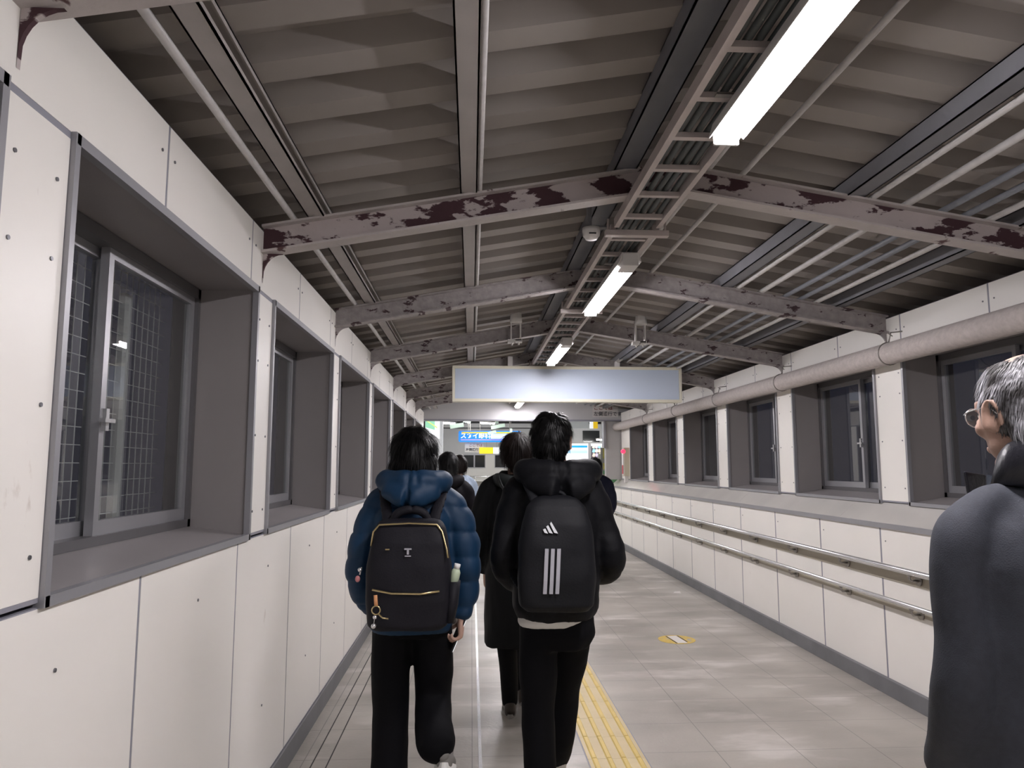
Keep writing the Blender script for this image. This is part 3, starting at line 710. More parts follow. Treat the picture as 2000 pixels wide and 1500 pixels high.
def limb(mb, pts, rad, n=16, sub=4, ref=(1, 0, 0)):
    """smooth tapering limb through the joints, with rounded ends"""
    P = [Vector(p) for p in pts]; R = [r if isinstance(r, (tuple, list)) else (r, r) for r in rad]
    out = []; ro = []; k = len(P)
    for i in range(k-1):
        p0, p1, p2, p3 = P[max(i-1, 0)], P[i], P[i+1], P[min(i+2, k-1)]
        for j in range(sub):
            t = j/sub
            out.append(.5*((2*p1)+(p2-p0)*t+(2*p0-5*p1+4*p2-p3)*t*t+(3*p1-3*p2+p3-p0)*t**3))
            s = t*t*(3-2*t); ro.append((R[i][0]*(1-s)+R[i+1][0]*s, R[i][1]*(1-s)+R[i+1][1]*s))
    out.append(P[-1]); ro.append(R[-1])
    a = (out[0]-out[1]).normalized(); b = (out[-1]-out[-2]).normalized()
    ra, rb = min(ro[0]), min(ro[-1])
    st = [(out[0]+a*ra*math.sin(x), (ro[0][0]*math.cos(x), ro[0][1]*math.cos(x))) for x in (1.35, 1.0, .5)]
    en = [(out[-1]+b*rb*math.sin(x), (ro[-1][0]*math.cos(x), ro[-1][1]*math.cos(x))) for x in (.5, 1.0, 1.35)]
    pts = [s[0] for s in st]+out+[e[0] for e in en]; rr = [s[1] for s in st]+ro+[e[1] for e in en]
    mb.tube(pts, rr, n, ref=ref); return mb
def trunk(mb, rings, n=28, p=2.4):
    """stack of superellipse rings: (z, cx, cy, rx, ry)"""
    vs = []
    for (z, cx_, cy_, rx, ry) in rings:
        for j in range(n):
            a = 2*PI*j/n; c_, s_ = math.cos(a), math.sin(a)
            vs.append((cx_+rx*math.copysign(abs(c_)**(2/p), c_), cy_+ry*math.copysign(abs(s_)**(2/p), s_), z))
    fs = []; k = len(rings)
    for i in range(k-1):
        for j in range(n): a = i*n+j; b = i*n+(j+1) % n; fs.append((a, b, b+n, a+n))
    fs += [tuple(range(n))[::-1], tuple(range((k-1)*n, k*n))]
    return mb.add(vs, fs, 0, True)
def RZm(a): return Matrix.Rotation(a, 4, 'Z')
def head(mb, c, rz=0, s=1, tilt=0):
    M = Matrix.Translation(Vector(c)) @ RZm(rz) @ Matrix.Rotation(tilt, 4, 'X') @ Matrix.Scale(s, 4)
    def e(p, r): mb.ball((0, 0, 0), 1, 20, 14, 0, M @ Matrix.Translation(Vector(p)) @ Matrix.Diagonal((*r, 1)))
    e((0, -.010, .030), (.074, .094, .084)); e((0, .025, -.005), (.066, .066, .082)); e((0, .018, -.052), (.059, .066, .052)); e((0, .066, -.092), (.024, .022, .020))
    e((0, .078, .030), (.050, .016, .012))                                 # brow
    e((.038, .062, -.022), (.022, .022, .020)); e((-.038, .062, -.022), (.022, .022, .020))   # cheeks
    e((0, .094, -.058), (.022, .009, .006)); e((0, .091, -.067), (.018, .009, .006))       # lips
    Q = MB(); Q.tube([(0, .084, .022), (0, .096, .0), (0, .108, -.022), (0, .104, -.034)], [.008, .010, .013, .010], 10)
    mb.add([M @ Vector(v) for v in Q.v], Q.f, 0, True); e((.011, .092, -.033), (.008, .009, .007)); e((-.011, .092, -.033), (.008, .009, .007))
    for sx in (-1, 1):
        e((sx*.031, .080, .0185), (.017, .011, .0058)); e((sx*.031, .080, -.006), (.016, .010, .005))     # lids
        Q = MB(); pts = []          # ear: rim, then the bowl
        for j in range(9):
            a = -.5+j/8*4.4; pts.append((sx*(.079+.008*math.sin(a*.7)), -.012-.018*math.cos(a)*1.0+.004, -.010+.034*math.sin(a)))
        Q.tube(pts, [.0055]*7+[.007, .008], 8); Q.ball((sx*.076, -.004, -.014), (.007, .013, .028))
        mb.add([M @ Vector(v) for v in Q.v], Q.f, 0, True)
    return M
def eyes(M, parent, iris):
    for sx in (-1, 1):
        c = M @ Vector((sx*.031, .0765, .006)); mb = MB(); mb.ball(c, .0115, 12, 8)
        d = (M.to_3x3() @ Vector((0, 1, 0))).normalized(); mb.disc(c+d*.0102, .0056, d, 10, 1, .0014)
        mb.build('eye', [eyew, iris], parent)
def hand(mb, w_, d, n, s, sc=1, curl=(.5, .6, .5), tcurl=.4, spread=.05):
    """w_ wrist, d finger direction, n palm side, s towards the thumb"""
    w_, d, n, s = Vector(w_), Vector(d).normalized(), Vector(n).normalized(), Vector(s).normalized()
    limb(mb, [w_-d*.03*sc, w_+d*.01*sc, w_+d*.05*sc, w_+d*.082*sc], [(.024*sc, .018*sc), (.027*sc, .017*sc), (.038*sc, .0145*sc), (.038*sc, .012*sc)], 14, 3, ref=s)
    for i, (off, L_) in enumerate(((.030, .070), (.0105, .078), (-.0095, .073), (-.029, .058))):
        p = w_+d*(.086-.004*abs(i-1))*sc+s*off*sc; a = 0; pts = [p-d*.02*sc, p]; dd = (d+s*(off*spread*20)).normalized()
        for q, fr in enumerate((.45, .30, .25)):
            a += curl[q]*(1+.08*i); v = dd*math.cos(a)+n*math.sin(a); p = p+v*L_*fr*sc; pts.append(p)
        limb(mb, pts, [.0095*sc, .0092*sc, .0085*sc, .0078*sc, .0065*sc], 10, 3)
    p = w_+d*.022*sc+s*.024*sc; v = (d*.6+s*.75+n*.35).normalized(); q = p+v*.042*sc; v2 = (v*(1-tcurl)+n*tcurl+d*.3).normalized(); q2 = q+v2*.032*sc; q3 = q2+(v2+n*.3*tcurl).normalized()*.024*sc
    limb(mb, [p-v*.01, p, q, q2, q3], [.013*sc, .0135*sc, .0115*sc, .0095*sc, .0075*sc], 10, 3)
def hair(name, M, parent, m, r=(.092, .108, .100), off=(0, -.012, .030), nape=-.085, front=.045, n=3500, L_=.05, face=None, side=-.05, rough=.006, seed=1, back=.085, capm=None, mask=None, wild=.25, voxel=.009, cutx=None, nw=1):
    """cap of hair plus combed locks, one mesh"""
    random.seed(seed); off = Vector(off)
    mb = MB(); mb.ball(off, r, 28, 18)
    limb(mb, [off+Vector((0, -.03, -.02)), (0, -back*.62, nape*.6), (0, -back*.62, nape)], [(r[0]*.95, r[1]*.6), (r[0]*.90*nw, .055), (r[0]*.72*nw, .038)], 20, 3)
    def disp(co, nn): return rough*(noise.noise(co*28+Vector((seed, 0, 0)))+.5*noise.noise(co*60))
    def cut(co): return (co.y > front and co.z < off.z+.035+.02*math.sin(co.x*60)) or (co.y > .012 and co.z < side) or (cutx is not None and cutx(co))
    cap = remesh('tmpcap', mb, voxel, m, None, 4, disp, cut)
    vs = [tuple(v.co) for v in cap.data.vertices]; fs = [tuple(p.vertices) for p in cap.data.polygons]; nrm = [v.normal.copy() for v in cap.data.vertices]
    sv = []; sf = []
    N_ = len(vs); crown = off+Vector((.01, -r[1]*.45, r[2]*.88))
    for _ in range(n):
        i = random.randrange(N_); p = Vector(vs[i]); nn = nrm[i]
        if mask and not mask(p): continue
        d = (p-crown); d = d-nn*d.dot(nn); d = d.normalized()*1.0+Vector((0, 0, -.35))+Vector((rnd(-wild, wild), rnd(-wild, wild), rnd(-wild, wild)))
        d = (d-nn*d.dot(nn)*.9).normalized(); w_ = d.cross(nn).normalized()*rnd(.0010, .0024); l = L_*rnd(.5, 1.15)
        lift = rnd(.0, .16)
        base = len(sv); q = p-nn*.003
        for t in (0, .33, .66, 1):
            c = q+d*l*t+nn*(.004+l*lift*math.sin(t*2.2))+Vector((0, 0, -l*.25*t*t)); ww = w_*(1-t*.85)
            sv += [tuple(c-ww), tuple(c+ww)]
        for t in range(3): a = base+2*t; sf.append((a, a+1, a+3, a+2))
    bpy.data.objects.remove(cap)
    H = MB(); H.add(vs, fs, 0, True); H.add(sv, sf, 0, True); H.v = [tuple(M @ Vector(v)) for v in H.v]
    me = bpy.data.meshes.new(name); me.from_pydata(H.v, [], H.f); me.materials.append(m)
    me.polygons.foreach_set('use_smooth', [True]*len(me.polygons)); me.update()
    o = bpy.data.objects.new(name, me); C.objects.link(o); o.parent = parent; return o
def shoe(name, parent, toe, heel, m, sole, roll=0):
    """shoe from heel to toe along the ground line of the foot, with a sole of its own"""
    toe, heel = Vector(toe), Vector(heel); d = (toe-heel); L_ = d.length; d.normalize(); s = Vector((1, 0, 0)); s = (s-d*s.dot(d)).normalized(); u = s.cross(d)
    if u.z < 0 and abs(d.z) < .7: u = -u; 
    def w(p): return heel+d*p[1]+s*p[0]+u*p[2]
    mb = MB()
    Q = MB(); limb(Q, [(0, .035, .045), (0, .10, .045), (0, .17, .038), (0, L_-.035, .030)], [(.036, .036), (.038, .036), (.045, .030), (.036, .022)], 16, 3)
    limb(Q, [(0, .045, .03), (0, .045, .085)], [(.036, .042), (.038, .045)], 14, 2)
    mb.add([w(v) for v in Q.v], Q.f, 0, True)
    o = remesh(name, mb, .006, m, parent, 3)
    Q = MB(); n = 24; pts = []
    for j in range(n):
        a = 2*PI*j/n; y = L_/2+(L_/2+.004)*math.cos(a); wd = .041+.008*math.sin((y/L_-.35)*3); pts.append((wd*math.sin(a), y, 0))
    Q.prism(pts, (0, 0, .024)); Q.v = [tuple(w(v)) for v in Q.v]; Q.build('sole', sole, o)
    return o
def wrinkle(amp, sc, st=(1, 1, 1), seed=0):
    S = Vector((seed*7.3, seed*1.7, 0))
    def f(co, n): return amp*noise.noise(Vector((co.x*st[0], co.y*st[1], co.z*st[2]))*sc+S)+amp*.4*noise.noise(Vector((co.x*st[0], co.y*st[1], co.z*st[2]))*sc*2.3+S)
    return f
skin = mat('skin', (.47, .30, .235), .5, var=.06, vscale=12); eyew = mat('eye_white', (.75, .72, .70), .25); irisd = mat('iris_dark', (.02, .012, .01), .2)
hairb = mat('hair_black', (.003, .0028, .003), .45, spec=.2); hairbr = mat('hair_dark_brown', (.010, .006, .005), .5, spec=.15)
navy = mat('navy_puffer', (.006, .032, .078), .55, spec=.3, var=.08, vscale=5); blkj = mat('black_jacket', (.0028, .0030, .0048), .65, spec=.22, bump=.1, bscale=90)
trous = mat('black_trousers', (.0022, .0022, .0035), .8, spec=.15); bag1 = mat('bag_nylon', (.009, .0085, .013), .65, spec=.25, bump=.12, bscale=160); gold = mat('gold_zip', (.62, .50, .26), .3, .9)
bag2 = mat('bag_black', (.0055, .006, .0085), .62, spec=.25, bump=.12, bscale=140); strp = mat('stripe_grey', (.42, .42, .46), .5); mark = mat('mark_white', (.82, .84, .88), .45)
shoew = mat('shoe_white', (.62, .60, .58), .5); solew = mat('sole_white', (.80, .80, .78), .5); shoed = mat('shoe_dark', (.03, .022, .018), .45); shoeg = mat('shoe_grey', (.22, .21, .20), .6)
teew = mat('tee_white', (.72, .70, .66), .7); coatd = mat('long_coat', (.0035, .0038, .0045), .7, spec=.2); strapd = mat('strap_dark', (.012, .015, .015), .5, spec=.3)

def body_skin(P, r, voxel=.007):
    """the whole figure under its clothes as one continuous surface"""
    mb = MB(); hc = Vector(P['head'])
    trunk(mb, [(z-.012, a, b, q*.84, w_*.78) for z, a, b, q, w_ in P['trunk_skin']])
    limb(mb, [Vector(P['neck'])+Vector((0, -.005, -.05)), Vector(P['neck']), hc+Vector((0, -.012, -.03))], [(.075, .06), (.054, .056), (.052, .056)], 16, 3)
    for a in P['arms']:
        limb(mb, a['pts'], a.get('skin', [.036, .036, .034, .031, .025][:len(a['pts'])]), 14, 4)
        hand(mb, a['wrist'], a['d'], a['n'], a['s'], a.get('sc', 1), a.get('curl', (.5, .6, .5)), a.get('tc', .4))
    for l in P['legs']:
        limb(mb, l['pts'], [.072, .062, .048, .042, .026][:len(l['pts'])], 14, 4)
        limb(mb, [l['heel'], (Vector(l['heel'])+Vector(l['toe']))/2, l['toe']], [.018, .022, .012], 10, 3)
    M = head(mb, hc, P.get('hrz', 0), P.get('hs', 1), P.get('tilt', 0))
    remesh('body', mb, voxel, skin, r, 3); eyes(M, r, irisd)
    return M
def cloth(name, parent, m, voxel, parts, smooth=5, disp=None, cut=None, rings=None, p=2.4):
    mb = MB()
    if rings: trunk(mb, rings, p=p)
    for pts, rad in parts: limb(mb, pts, rad, 18, 5)
    return remesh(name, mb, voxel, m, parent, smooth, disp, cut)

# --- 1: the walker in the navy puffer jacket (feet at x -.25, y 3.2)
r = empty('person', (-.252, 3.22, 0))
sh = 1.36
P = dict(head=(.0, .02, 1.535), neck=(0, 0, 1.40), hrz=-.05, tilt=-.06,
         trunk_skin=[(.80, 0, 0, .13, .09), (.95, 0, 0, .15, .10), (1.10, 0, 0, .13, .09), (1.25, 0, 0, .16, .10), (1.34, 0, 0, .15, .09), (1.40, 0, 0, .08, .06)],
         arms=[dict(pts=[(-.15, 0, 1.31), (-.195, -.02, 1.19), (-.218, -.03, 1.06), (-.21, .04, .95), (-.185, .13, .88)], wrist=(-.18, .16, .855), d=(.3, .6, -.6), n=(1, 0, 0), s=(0, .7, .7)),
               dict(pts=[(.17, 0, 1.33), (.225, -.01, 1.20), (.240, -.02, 1.07), (.235, -.01, .97), (.215, -.02, .885)], wrist=(.212, -.02, .865), d=(-.02, .05, -1), n=(-1, 0, 0), s=(0, 1, 0), curl=(.75, .95, .7), tc=.6)],
         legs=[dict(pts=[(-.09, 0, .82), (-.10, .03, .62), (-.10, .06, .45), (-.10, .03, .25), (-.10, -.01, .09)], heel=(-.10, -.05, .035), toe=(-.11, .16, .03)),
               dict(pts=[(.09, 0, .82), (.092, .07, .66), (.092, .10, .52), (.095, .03, .40), (.12, -.07, .37)], heel=(.143, -.10, .335), toe=(.147, .02, .275))])
M = body_skin(P, r)
hair('hair', M, r, hairb, r=(.099, .110, .104), off=(0, -.014, .034), nape=-.06, n=5200, L_=.055, side=-.03, seed=3, back=.10, nw=1.12)
def puff(co, n):
    a = .010*abs(math.sin((co.z-.80)*PI/.105))**.6 if co.z > .80 else 0
    return a-.006+.006*noise.noise(co*9)+.003*noise.noise(co*22)
cloth('jacket', r, navy, .009, [
    ([(-.10, 0, 1.375), (-.155, -.0, 1.31), (-.198, -.02, 1.19), (-.220, -.03, 1.06), (-.210, .03, .95), (-.185, .11, .885)], [.055, .066, .066, .060, .052, .040]),
    ([(.11, 0, 1.375), (.17, -.0, 1.31), (.212, -.01, 1.19), (.232, -.02, 1.08), (.232, -.01, .96), (.220, -.02, .885)], [.058, .070, .070, .064, .053, .040])],
    rings=[(.80, 0, 0, .165, .12), (.86, 0, 0, .185, .135), (1.0, 0, 0, .185, .135), (1.15, 0, 0, .185, .135), (1.28, 0, 0, .175, .13), (1.35, 0, 0, .14, .11), (1.42, 0, .0, .09, .09), (1.44, 0, .0, .07, .07)], disp=puff, smooth=5)
cloth('hood', r, navy, .009, [
    ([(-.06, .10, 1.40), (-.106, .02, 1.432), (-.093, -.08, 1.432), (.01, -.125, 1.43), (.115, -.08, 1.432), (.125, .02, 1.432), (.08, .10, 1.40)], [.030, .042, .050, .055, .050, .042, .030]),
    ([(-.08, -.12, 1.40), (0, -.15, 1.375), (.08, -.12, 1.40)], [(.05, .045), (.06, .050), (.05, .045)])], disp=lambda co, n: .008*noise.noise(co*10)+.003*noise.noise(co*25), smooth=6)
cloth('trousers', r, trous, .010, [
    ([(-.080, 0, .86), (-.088, .02, .66), (-.090, .055, .45), (-.086, .02, .25), (-.086, -.01, .075)], [.088, .084, .078, .076, .076]),
    ([(.080, 0, .86), (.092, .06, .67), (.092, .105, .52), (.098, .03, .42), (.112, -.06, .365)], [.088, .085, .080, .080, .082])],
    rings=[(.785, 0, 0, .14, .10), (.83, 0, 0, .162, .115), (.90, 0, 0, .16, .115), (.95, 0, 0, .15, .10)], disp=wrinkle(.007, 9, (1, 1, .6), 2))
shoe('shoe', r, (-.112, .185, .0), (-.100, -.085, .0), shoew, solew)
shoe('shoe', r, (.152, .08, .190), (.148, -.135, .290), shoeg, solew)
for l in P['legs']: cloth('sock', r, shoeg, .007, [([Vector(l['pts'][-2])*.35+Vector(l['pts'][-1])*.65, l['pts'][-1], l['heel']], [.038, .036, .030])], 2)
tag(r, 'walker in a navy blue puffer jacket and black trousers on the left', 'person')

# phone in the right hand
ph = empty('smartphone', (-.252+.196, 3.22-.005, .79)); ph.rotation_euler = (.15, .38, .2)
MB().box(-.004, .004, -.036, .036, -.075, .075).build('phone_body', black, ph, bevel=.003); MB().box(.0041, .0052, -.033, .033, -.071, .071).build('screen', mat('phone_screen', (.8, .82, .85), .2, emit=.45), ph)
MB().box(-.0055, -.004, -.03, -.005, .04, .068).build('camera_bump', lipm, ph, bevel=.001)
tag(ph, 'smartphone held in the right hand of the walker in the navy jacket', 'phone')

# backpack 1
def pack(mb, rings, n=32, p=4): trunk(mb, rings, n, p)
b0 = empty('backpack', (-.252+.005, 3.22-.215, .855))
rg = [(.0, 0, 0, .135, .055), (.02, 0, 0, .160, .075), (.12, 0, 0, .172, .085), (.25, 0, 0, .168, .083), (.34, 0, 0, .155, .073), (.40, 0, .01, .142, .058), (.425, 0, .015, .125, .040), (.432, 0, .02, .10, .025)]
mb = MB(); pack(mb, rg); remesh('bag_body', mb, .008, bag1, b0, 3, lambda co, n: .004*noise.noise(co*11))
mb = MB(); mb.tube([(-.148, -.045, .33), (-.140, -.052, .385), (-.118, -.044, .412), (0, -.050, .418), (.110, -.046, .412), (.132, -.050, .385), (.152, -.070, .315), (.157, -.078, .285)], .0038, 8); mb.build('zip', gold, b0)
mb = MB(); mb.tube([(-.135, -.089, .168), (-.06, -.092, .153), (.05, -.092, .150), (.125, -.089, .160)], .0042, 8); mb.build('pocket_zip', gold, b0)
cloth('bag_handle', b0, bag1, .006, [([(-.075, .03, .42), (-.05, .03, .455), (0, .03, .468), (.05, .03, .455), (.075, .03, .42)], [.014, .018, .018, .018, .014])], 2)
mb = MB(); mb.box(-.014, .014, -.0925, -.088, .318, .324).box(-.004, .004, -.093, -.088, .300, .322).box(-.012, .012, -.0925, -.088, .292, .296); mb.build('logo', strp, b0, M=Matrix.Translation((0, .008, 0)))
MB().box(-.088, -.072, -.086, -.080, .318, .322).build('gold_clip', gold, b0, M=Matrix.Rotation(.0, 4, 'Y'))
for sx in (-1, 1):
    cloth('shoulder_strap', b0, bag1, .007, [([(sx*.09, .035, .41), (sx*.115, .12, .50), (sx*.13, .21, .555), (sx*.13, .30, .50), (sx*.14, .335, .38), (sx*.165, .30, .22), (sx*.17, .14, .12), (sx*.14, .05, .08)], [(.025, .009)]*8)], 2)
mb = MB(); trunk(mb, [(.03, .165, 0, .018, .055), (.10, .172, 0, .026, .058), (.185, .180, -.005, .026, .052)], 16); mb.build('side_pocket', bag1, b0)
tag(b0, 'dark nylon backpack with gold zips on the back of the walker in navy', 'backpack')
# charms
kc = empty('key_charm', (-.252-.115, 3.22-.318, 1.005)); ora = mat('charm_orange', (.75, .36, .16), .5)
mb = MB(); mb.tube([(0, 0, 0), (.002, -.003, -.02), (.004, -.003, -.04)], [(.007, .003)]*3, 8); mb.build('strap', ora, kc)
mb = MB(); mb.tube([(.004+.016*math.cos(a), -.005, -.056+.016*math.sin(a)) for a in [2*PI*j/16 for j in range(16)]], .0025, 6, closed=True); mb.tube([(.014, -.006, -.07), (.03, -.008, -.085), (.052, -.008, -.088)], .003, 6); mb.build('ring', gold, kc)
mb = MB(); mb.ball((.0, -.006, -.082), .008); mb.ball((-.004, -.006, -.115), .010); mb.tube([(0, -.006, -.08), (-.004, -.006, -.115)], .0015, 5); mb.build('pendant', steel, kc)
tag(kc, 'gold ring charm with silver beads hanging from the backpack pocket zip', 'charm')
kc = empty('bag_charm', (-.252-.182, 3.22-.235, 1.10)); mb = MB(); mb.tube([(0, 0, 0), (-.006, -.004, -.03)], .003, 6); mb.ball((-.006, -.004, -.01), .009); mb.build('strap', steel, kc)
mb = MB(); mb.ball((-.014, -.006, -.045), (.010, .008, .013)); mb.build('pendant', mat('charm_pink', (.62, .24, .25), .4), kc)
tag(kc, 'small pink charm on the left side of the gold-zipped backpack', 'charm')
kb = empty('drink_bottle', (-.252+.186, 3.22-.225, 1.052)); kb.rotation_euler = (0, .22, 0)
mb = MB(); mb.tube([(0, 0, -.04), (0, 0, .025), (0, 0, .038)], [.019, .019, .013], 14); mb.build('bottle', mat('bottle_pale', (.50, .58, .42), .3), kb); MB().tube([(0, 0, .038), (0, 0, .058)], .0125, 12).build('cap', solew, kb)
tag(kb, 'pale bottle with a white cap in the right side pocket of the gold-zipped backpack', 'bottle')

# --- 2: the tall walker in the black hooded jacket
r = empty('person', (.372, 3.20, 0))
P = dict(head=(-.018, .02, 1.604), neck=(0, 0, 1.47), hrz=-.18, tilt=-.05,
         trunk_skin=[(.82, 0, 0, .13, .09), (1.0, 0, 0, .15, .10), (1.15, 0, 0, .13, .09), (1.30, 0, 0, .16, .10), (1.41, 0, 0, .15, .09), (1.47, 0, 0, .08, .06)],
         arms=[dict(pts=[(-.17, 0, 1.40), (-.22, .0, 1.26), (-.24, -.02, 1.12), (-.20, .06, 1.02), (-.13, .16, .99)], wrist=(-.11, .18, .985), d=(.7, .6, 0), n=(0, -.6, -.7), s=(0, .5, .8)),
               dict(pts=[(.15, 0, 1.38), (.19, .0, 1.24), (.225, -.03, 1.12), (.20, .07, 1.04), (.15, .17, 1.01)], wrist=(.13, .19, 1.01), d=(-.7, .6, 0), n=(0, -.6, -.7), s=(0, .5, .8))],
         legs=[dict(pts=[(-.085, 0, .88), (-.085, -.02, .66), (-.080, .0, .48), (-.080, -.03, .28), (-.080, -.06, .09)], heel=(-.08, -.10, .035), toe=(-.09, .10, .03)),
               dict(pts=[(.085, 0, .88), (.066, .12, .67), (.050, .19, .49), (.040, .24, .28), (.036, .33, .10)], heel=(.036, .29, .05), toe=(.044, .50, .05))])
M = body_skin(P, r)
hair('hair', M, r, hairb, r=(.087, .107, .100), off=(0, -.014, .036), nape=-.070, n=6500, L_=.034, side=.0, seed=5, back=.092, rough=.010, nw=.95, wild=.6)
cloth('jacket', r, blkj, .009, [
    ([(-.11, 0, 1.45), (-.165, -.0, 1.37), (-.205, -.0, 1.24), (-.225, -.02, 1.11), (-.19, .06, 1.02), (-.14, .15, .99)], [.058, .074, .072, .068, .060, .045]),
    ([(.10, 0, 1.45), (.15, -.0, 1.37), (.19, -.0, 1.24), (.228, -.03, 1.12), (.21, .05, 1.045), (.15, .16, 1.02)], [.058, .074, .070, .068, .066, .045])],
    rings=[(.855, -.01, 0, .165, .12), (.90, -.01, 0, .185, .14), (1.05, 0, 0, .185, .135), (1.2, 0, 0, .185, .135), (1.33, 0, 0, .175, .13), (1.42, 0, 0, .145, .11), (1.49, 0, 0, .09, .09), (1.51, 0, 0, .07, .07)], disp=wrinkle(.010, 8, (1, 1, 1.4), 4))
cloth('hood', r, blkj, .009, [
    ([(-.07, .10, 1.455), (-.14, .02, 1.475), (-.13, -.08, 1.475), (0, -.13, 1.47), (.13, -.08, 1.475), (.14, .02, 1.475), (.07, .10, 1.455)], [.030, .046, .054, .058, .054, .046, .030]),
    ([(-.10, -.12, 1.43), (0, -.165, 1.40), (.10, -.12, 1.43)], [(.06, .05), (.07, .06), (.06, .05)])], disp=lambda co, n: .010*noise.noise(co*9)+.004*noise.noise(co*22), smooth=6)
cloth('shirt_hem', r, teew, .007, [], rings=[(.825, -.025, 0, .140, .105), (.84, -.025, 0, .148, .118), (.87, -.01, 0, .155, .12), (.90, -.01, 0, .15, .11)], disp=wrinkle(.004, 14))
cloth('trousers', r, trous, .010, [
    ([(-.080, 0, .86), (-.085, -.01, .66), (-.082, .0, .46), (-.080, -.03, .28), (-.080, -.06, .07)], [.088, .082, .072, .068, .066]),
    ([(.070, 0, .86), (.066, .11, .67), (.050, .18, .49), (.040, .215, .30), (.036, .325, .168)], [.088, .080, .068, .062, .060])],
    rings=[(.73, 0, 0, .13, .10), (.79, 0, 0, .158, .115), (.87, 0, 0, .150, .105)], disp=wrinkle(.007, 9, (1, 1, .6), 3))
shoe('shoe', r, (-.09, .14, .0), (-.080, -.125, .0), shoew, solew)
shoe('shoe', r, (.046, .535, .0), (.036, .26, .0), shoew, solew)
for l in P['legs']: cloth('sock', r, shoew, .007, [([Vector(l['pts'][-2])*.35+Vector(l['pts'][-1])*.65, l['pts'][-1], l['heel']], [.040, .038, .034])], 2)
tag(r, 'tall walker in a black hooded jacket with a white shirt hem showing', 'person')
b0 = empty('backpack', (.345, 3.20-.215, .925))
rg = [(.0, 0, 0, .125, .060), (.025, 0, 0, .150, .085), (.13, 0, 0, .158, .092), (.25, 0, 0, .153, .088), (.34, 0, 0, .142, .075), (.41, 0, .01, .12, .055), (.445, 0, .015, .09, .035), (.455, 0, .02, .06, .02)]
mb = MB(); pack(mb, rg); remesh('bag_body', mb, .008, bag2, b0, 3, lambda co, n: .006*noise.noise(co*9))
def surf_y(z):
    for a, c in zip(rg, rg[1:]):
        if a[0] <= z <= c[0]:
            t = (z-a[0])/(c[0]-a[0]); return (a[2]*(1-t)+c[2]*t)-(a[4]*(1-t)+c[4]*t)
    return -.05
mb = MB()
for q in range(3):                                       # three slightly slanting grey stripes
    for z0, z1 in ((.08, .13), (.13, .18), (.18, .23), (.23, .252)):
        x0 = -.066+q*.024+(z0-.05)*.05; x1 = -.066+q*.024+(z1-.05)*.05; wd = .0145
        mb.hexa([(x0, surf_y(z0)-.010, z0), (x0+wd, surf_y(z0)-.010, z0), (x0+wd, surf_y(z0)+.005, z0), (x0, surf_y(z0)+.005, z0), (x1, surf_y(z1)-.010, z1), (x1+wd, surf_y(z1)-.010, z1), (x1+wd, surf_y(z1)+.005, z1), (x1, surf_y(z1)+.005, z1)])
mb.build('stripe_badge', strp, b0)
mb = MB()                                                # the white mark: three slanting bars growing to the right
def bar(x, w_, h_, z0=.305):
    y = surf_y(z0+.02)-.011; t = .62
    P_ = [(x, z0), (x+w_, z0-.003), (x+w_-h_*t, z0+h_), (x-h_*t*.62, z0+h_*.80)]
    mb.prism([(a, y, c) for a, c in P_], (0, .015, 0))
bar(-.030, .0135, .016); bar(-.012, .0145, .029); bar(.008, .0150, .043)
mb.build('logo', mark, b0, M=Matrix.Translation((-.026, 0, .008)))
cloth('bag_handle', b0, bag2, .006, [([(-.05, .04, .445), (-.03, .045, .462), (0, .05, .467), (.03, .045, .462), (.05, .04, .445)], [.010, .011, .011, .011, .010])], 2)
for sx in (-1, 1):
    cloth('shoulder_strap', b0, bag2, .007, [([(sx*.08, .035, .43), (sx*.115, .12, .52), (sx*.13, .21, .575), (sx*.13, .30, .52), (sx*.14, .335, .38), (sx*.165, .30, .22), (sx*.16, .14, .12), (sx*.13, .05, .08)], [(.025, .009)]*8)], 2)
tag(b0, 'black backpack with three grey stripes and a white mark on the tall walker', 'backpack')

# --- 3: the walker between them in a long dark coat
r = empty('person', (.275, 4.5, 0))
P = dict(head=(.0, .02, 1.575), neck=(0, 0, 1.43), hrz=.12, tilt=-.05,
         trunk_skin=[(.80, 0, 0, .13, .09), (1.0, 0, 0, .14, .10), (1.12, 0, 0, .12, .09), (1.28, 0, 0, .15, .10), (1.38, 0, 0, .14, .09), (1.43, 0, 0, .08, .06)],
         arms=[dict(pts=[(-.15, 0, 1.36), (-.20, -.01, 1.22), (-.215, -.01, 1.08), (-.205, .03, .96), (-.19, .08, .87)], wrist=(-.185, .09, .85), d=(0, .2, -1), n=(1, 0, 0), s=(0, 1, 0)),
               dict(pts=[(.15, 0, 1.36), (.20, -.01, 1.22), (.215, -.01, 1.08), (.205, .03, .96), (.19, .08, .87)], wrist=(.185, .09, .85), d=(0, .2, -1), n=(-1, 0, 0), s=(0, 1, 0))],
         legs=[dict(pts=[(-.08, 0, .84), (-.075, -.02, .64), (-.06, -.03, .46), (-.045, .02, .28), (-.035, .08, .09)], heel=(-.035, .05, .035), toe=(-.035, .25, .03)),
               dict(pts=[(.08, 0, .84), (.08, .10, .64), (.07, .18, .46), (.06, .25, .28), (.06, .31, .10)], heel=(.06, .28, .035), toe=(.065, .48, .03))])
M = body_skin(P, r, .009)
hair('hair', M, r, hairbr, r=(.094, .110, .104), off=(0, -.012, .030), nape=-.05, n=3800, L_=.065, side=-.05, seed=8, back=.10, wild=.12)
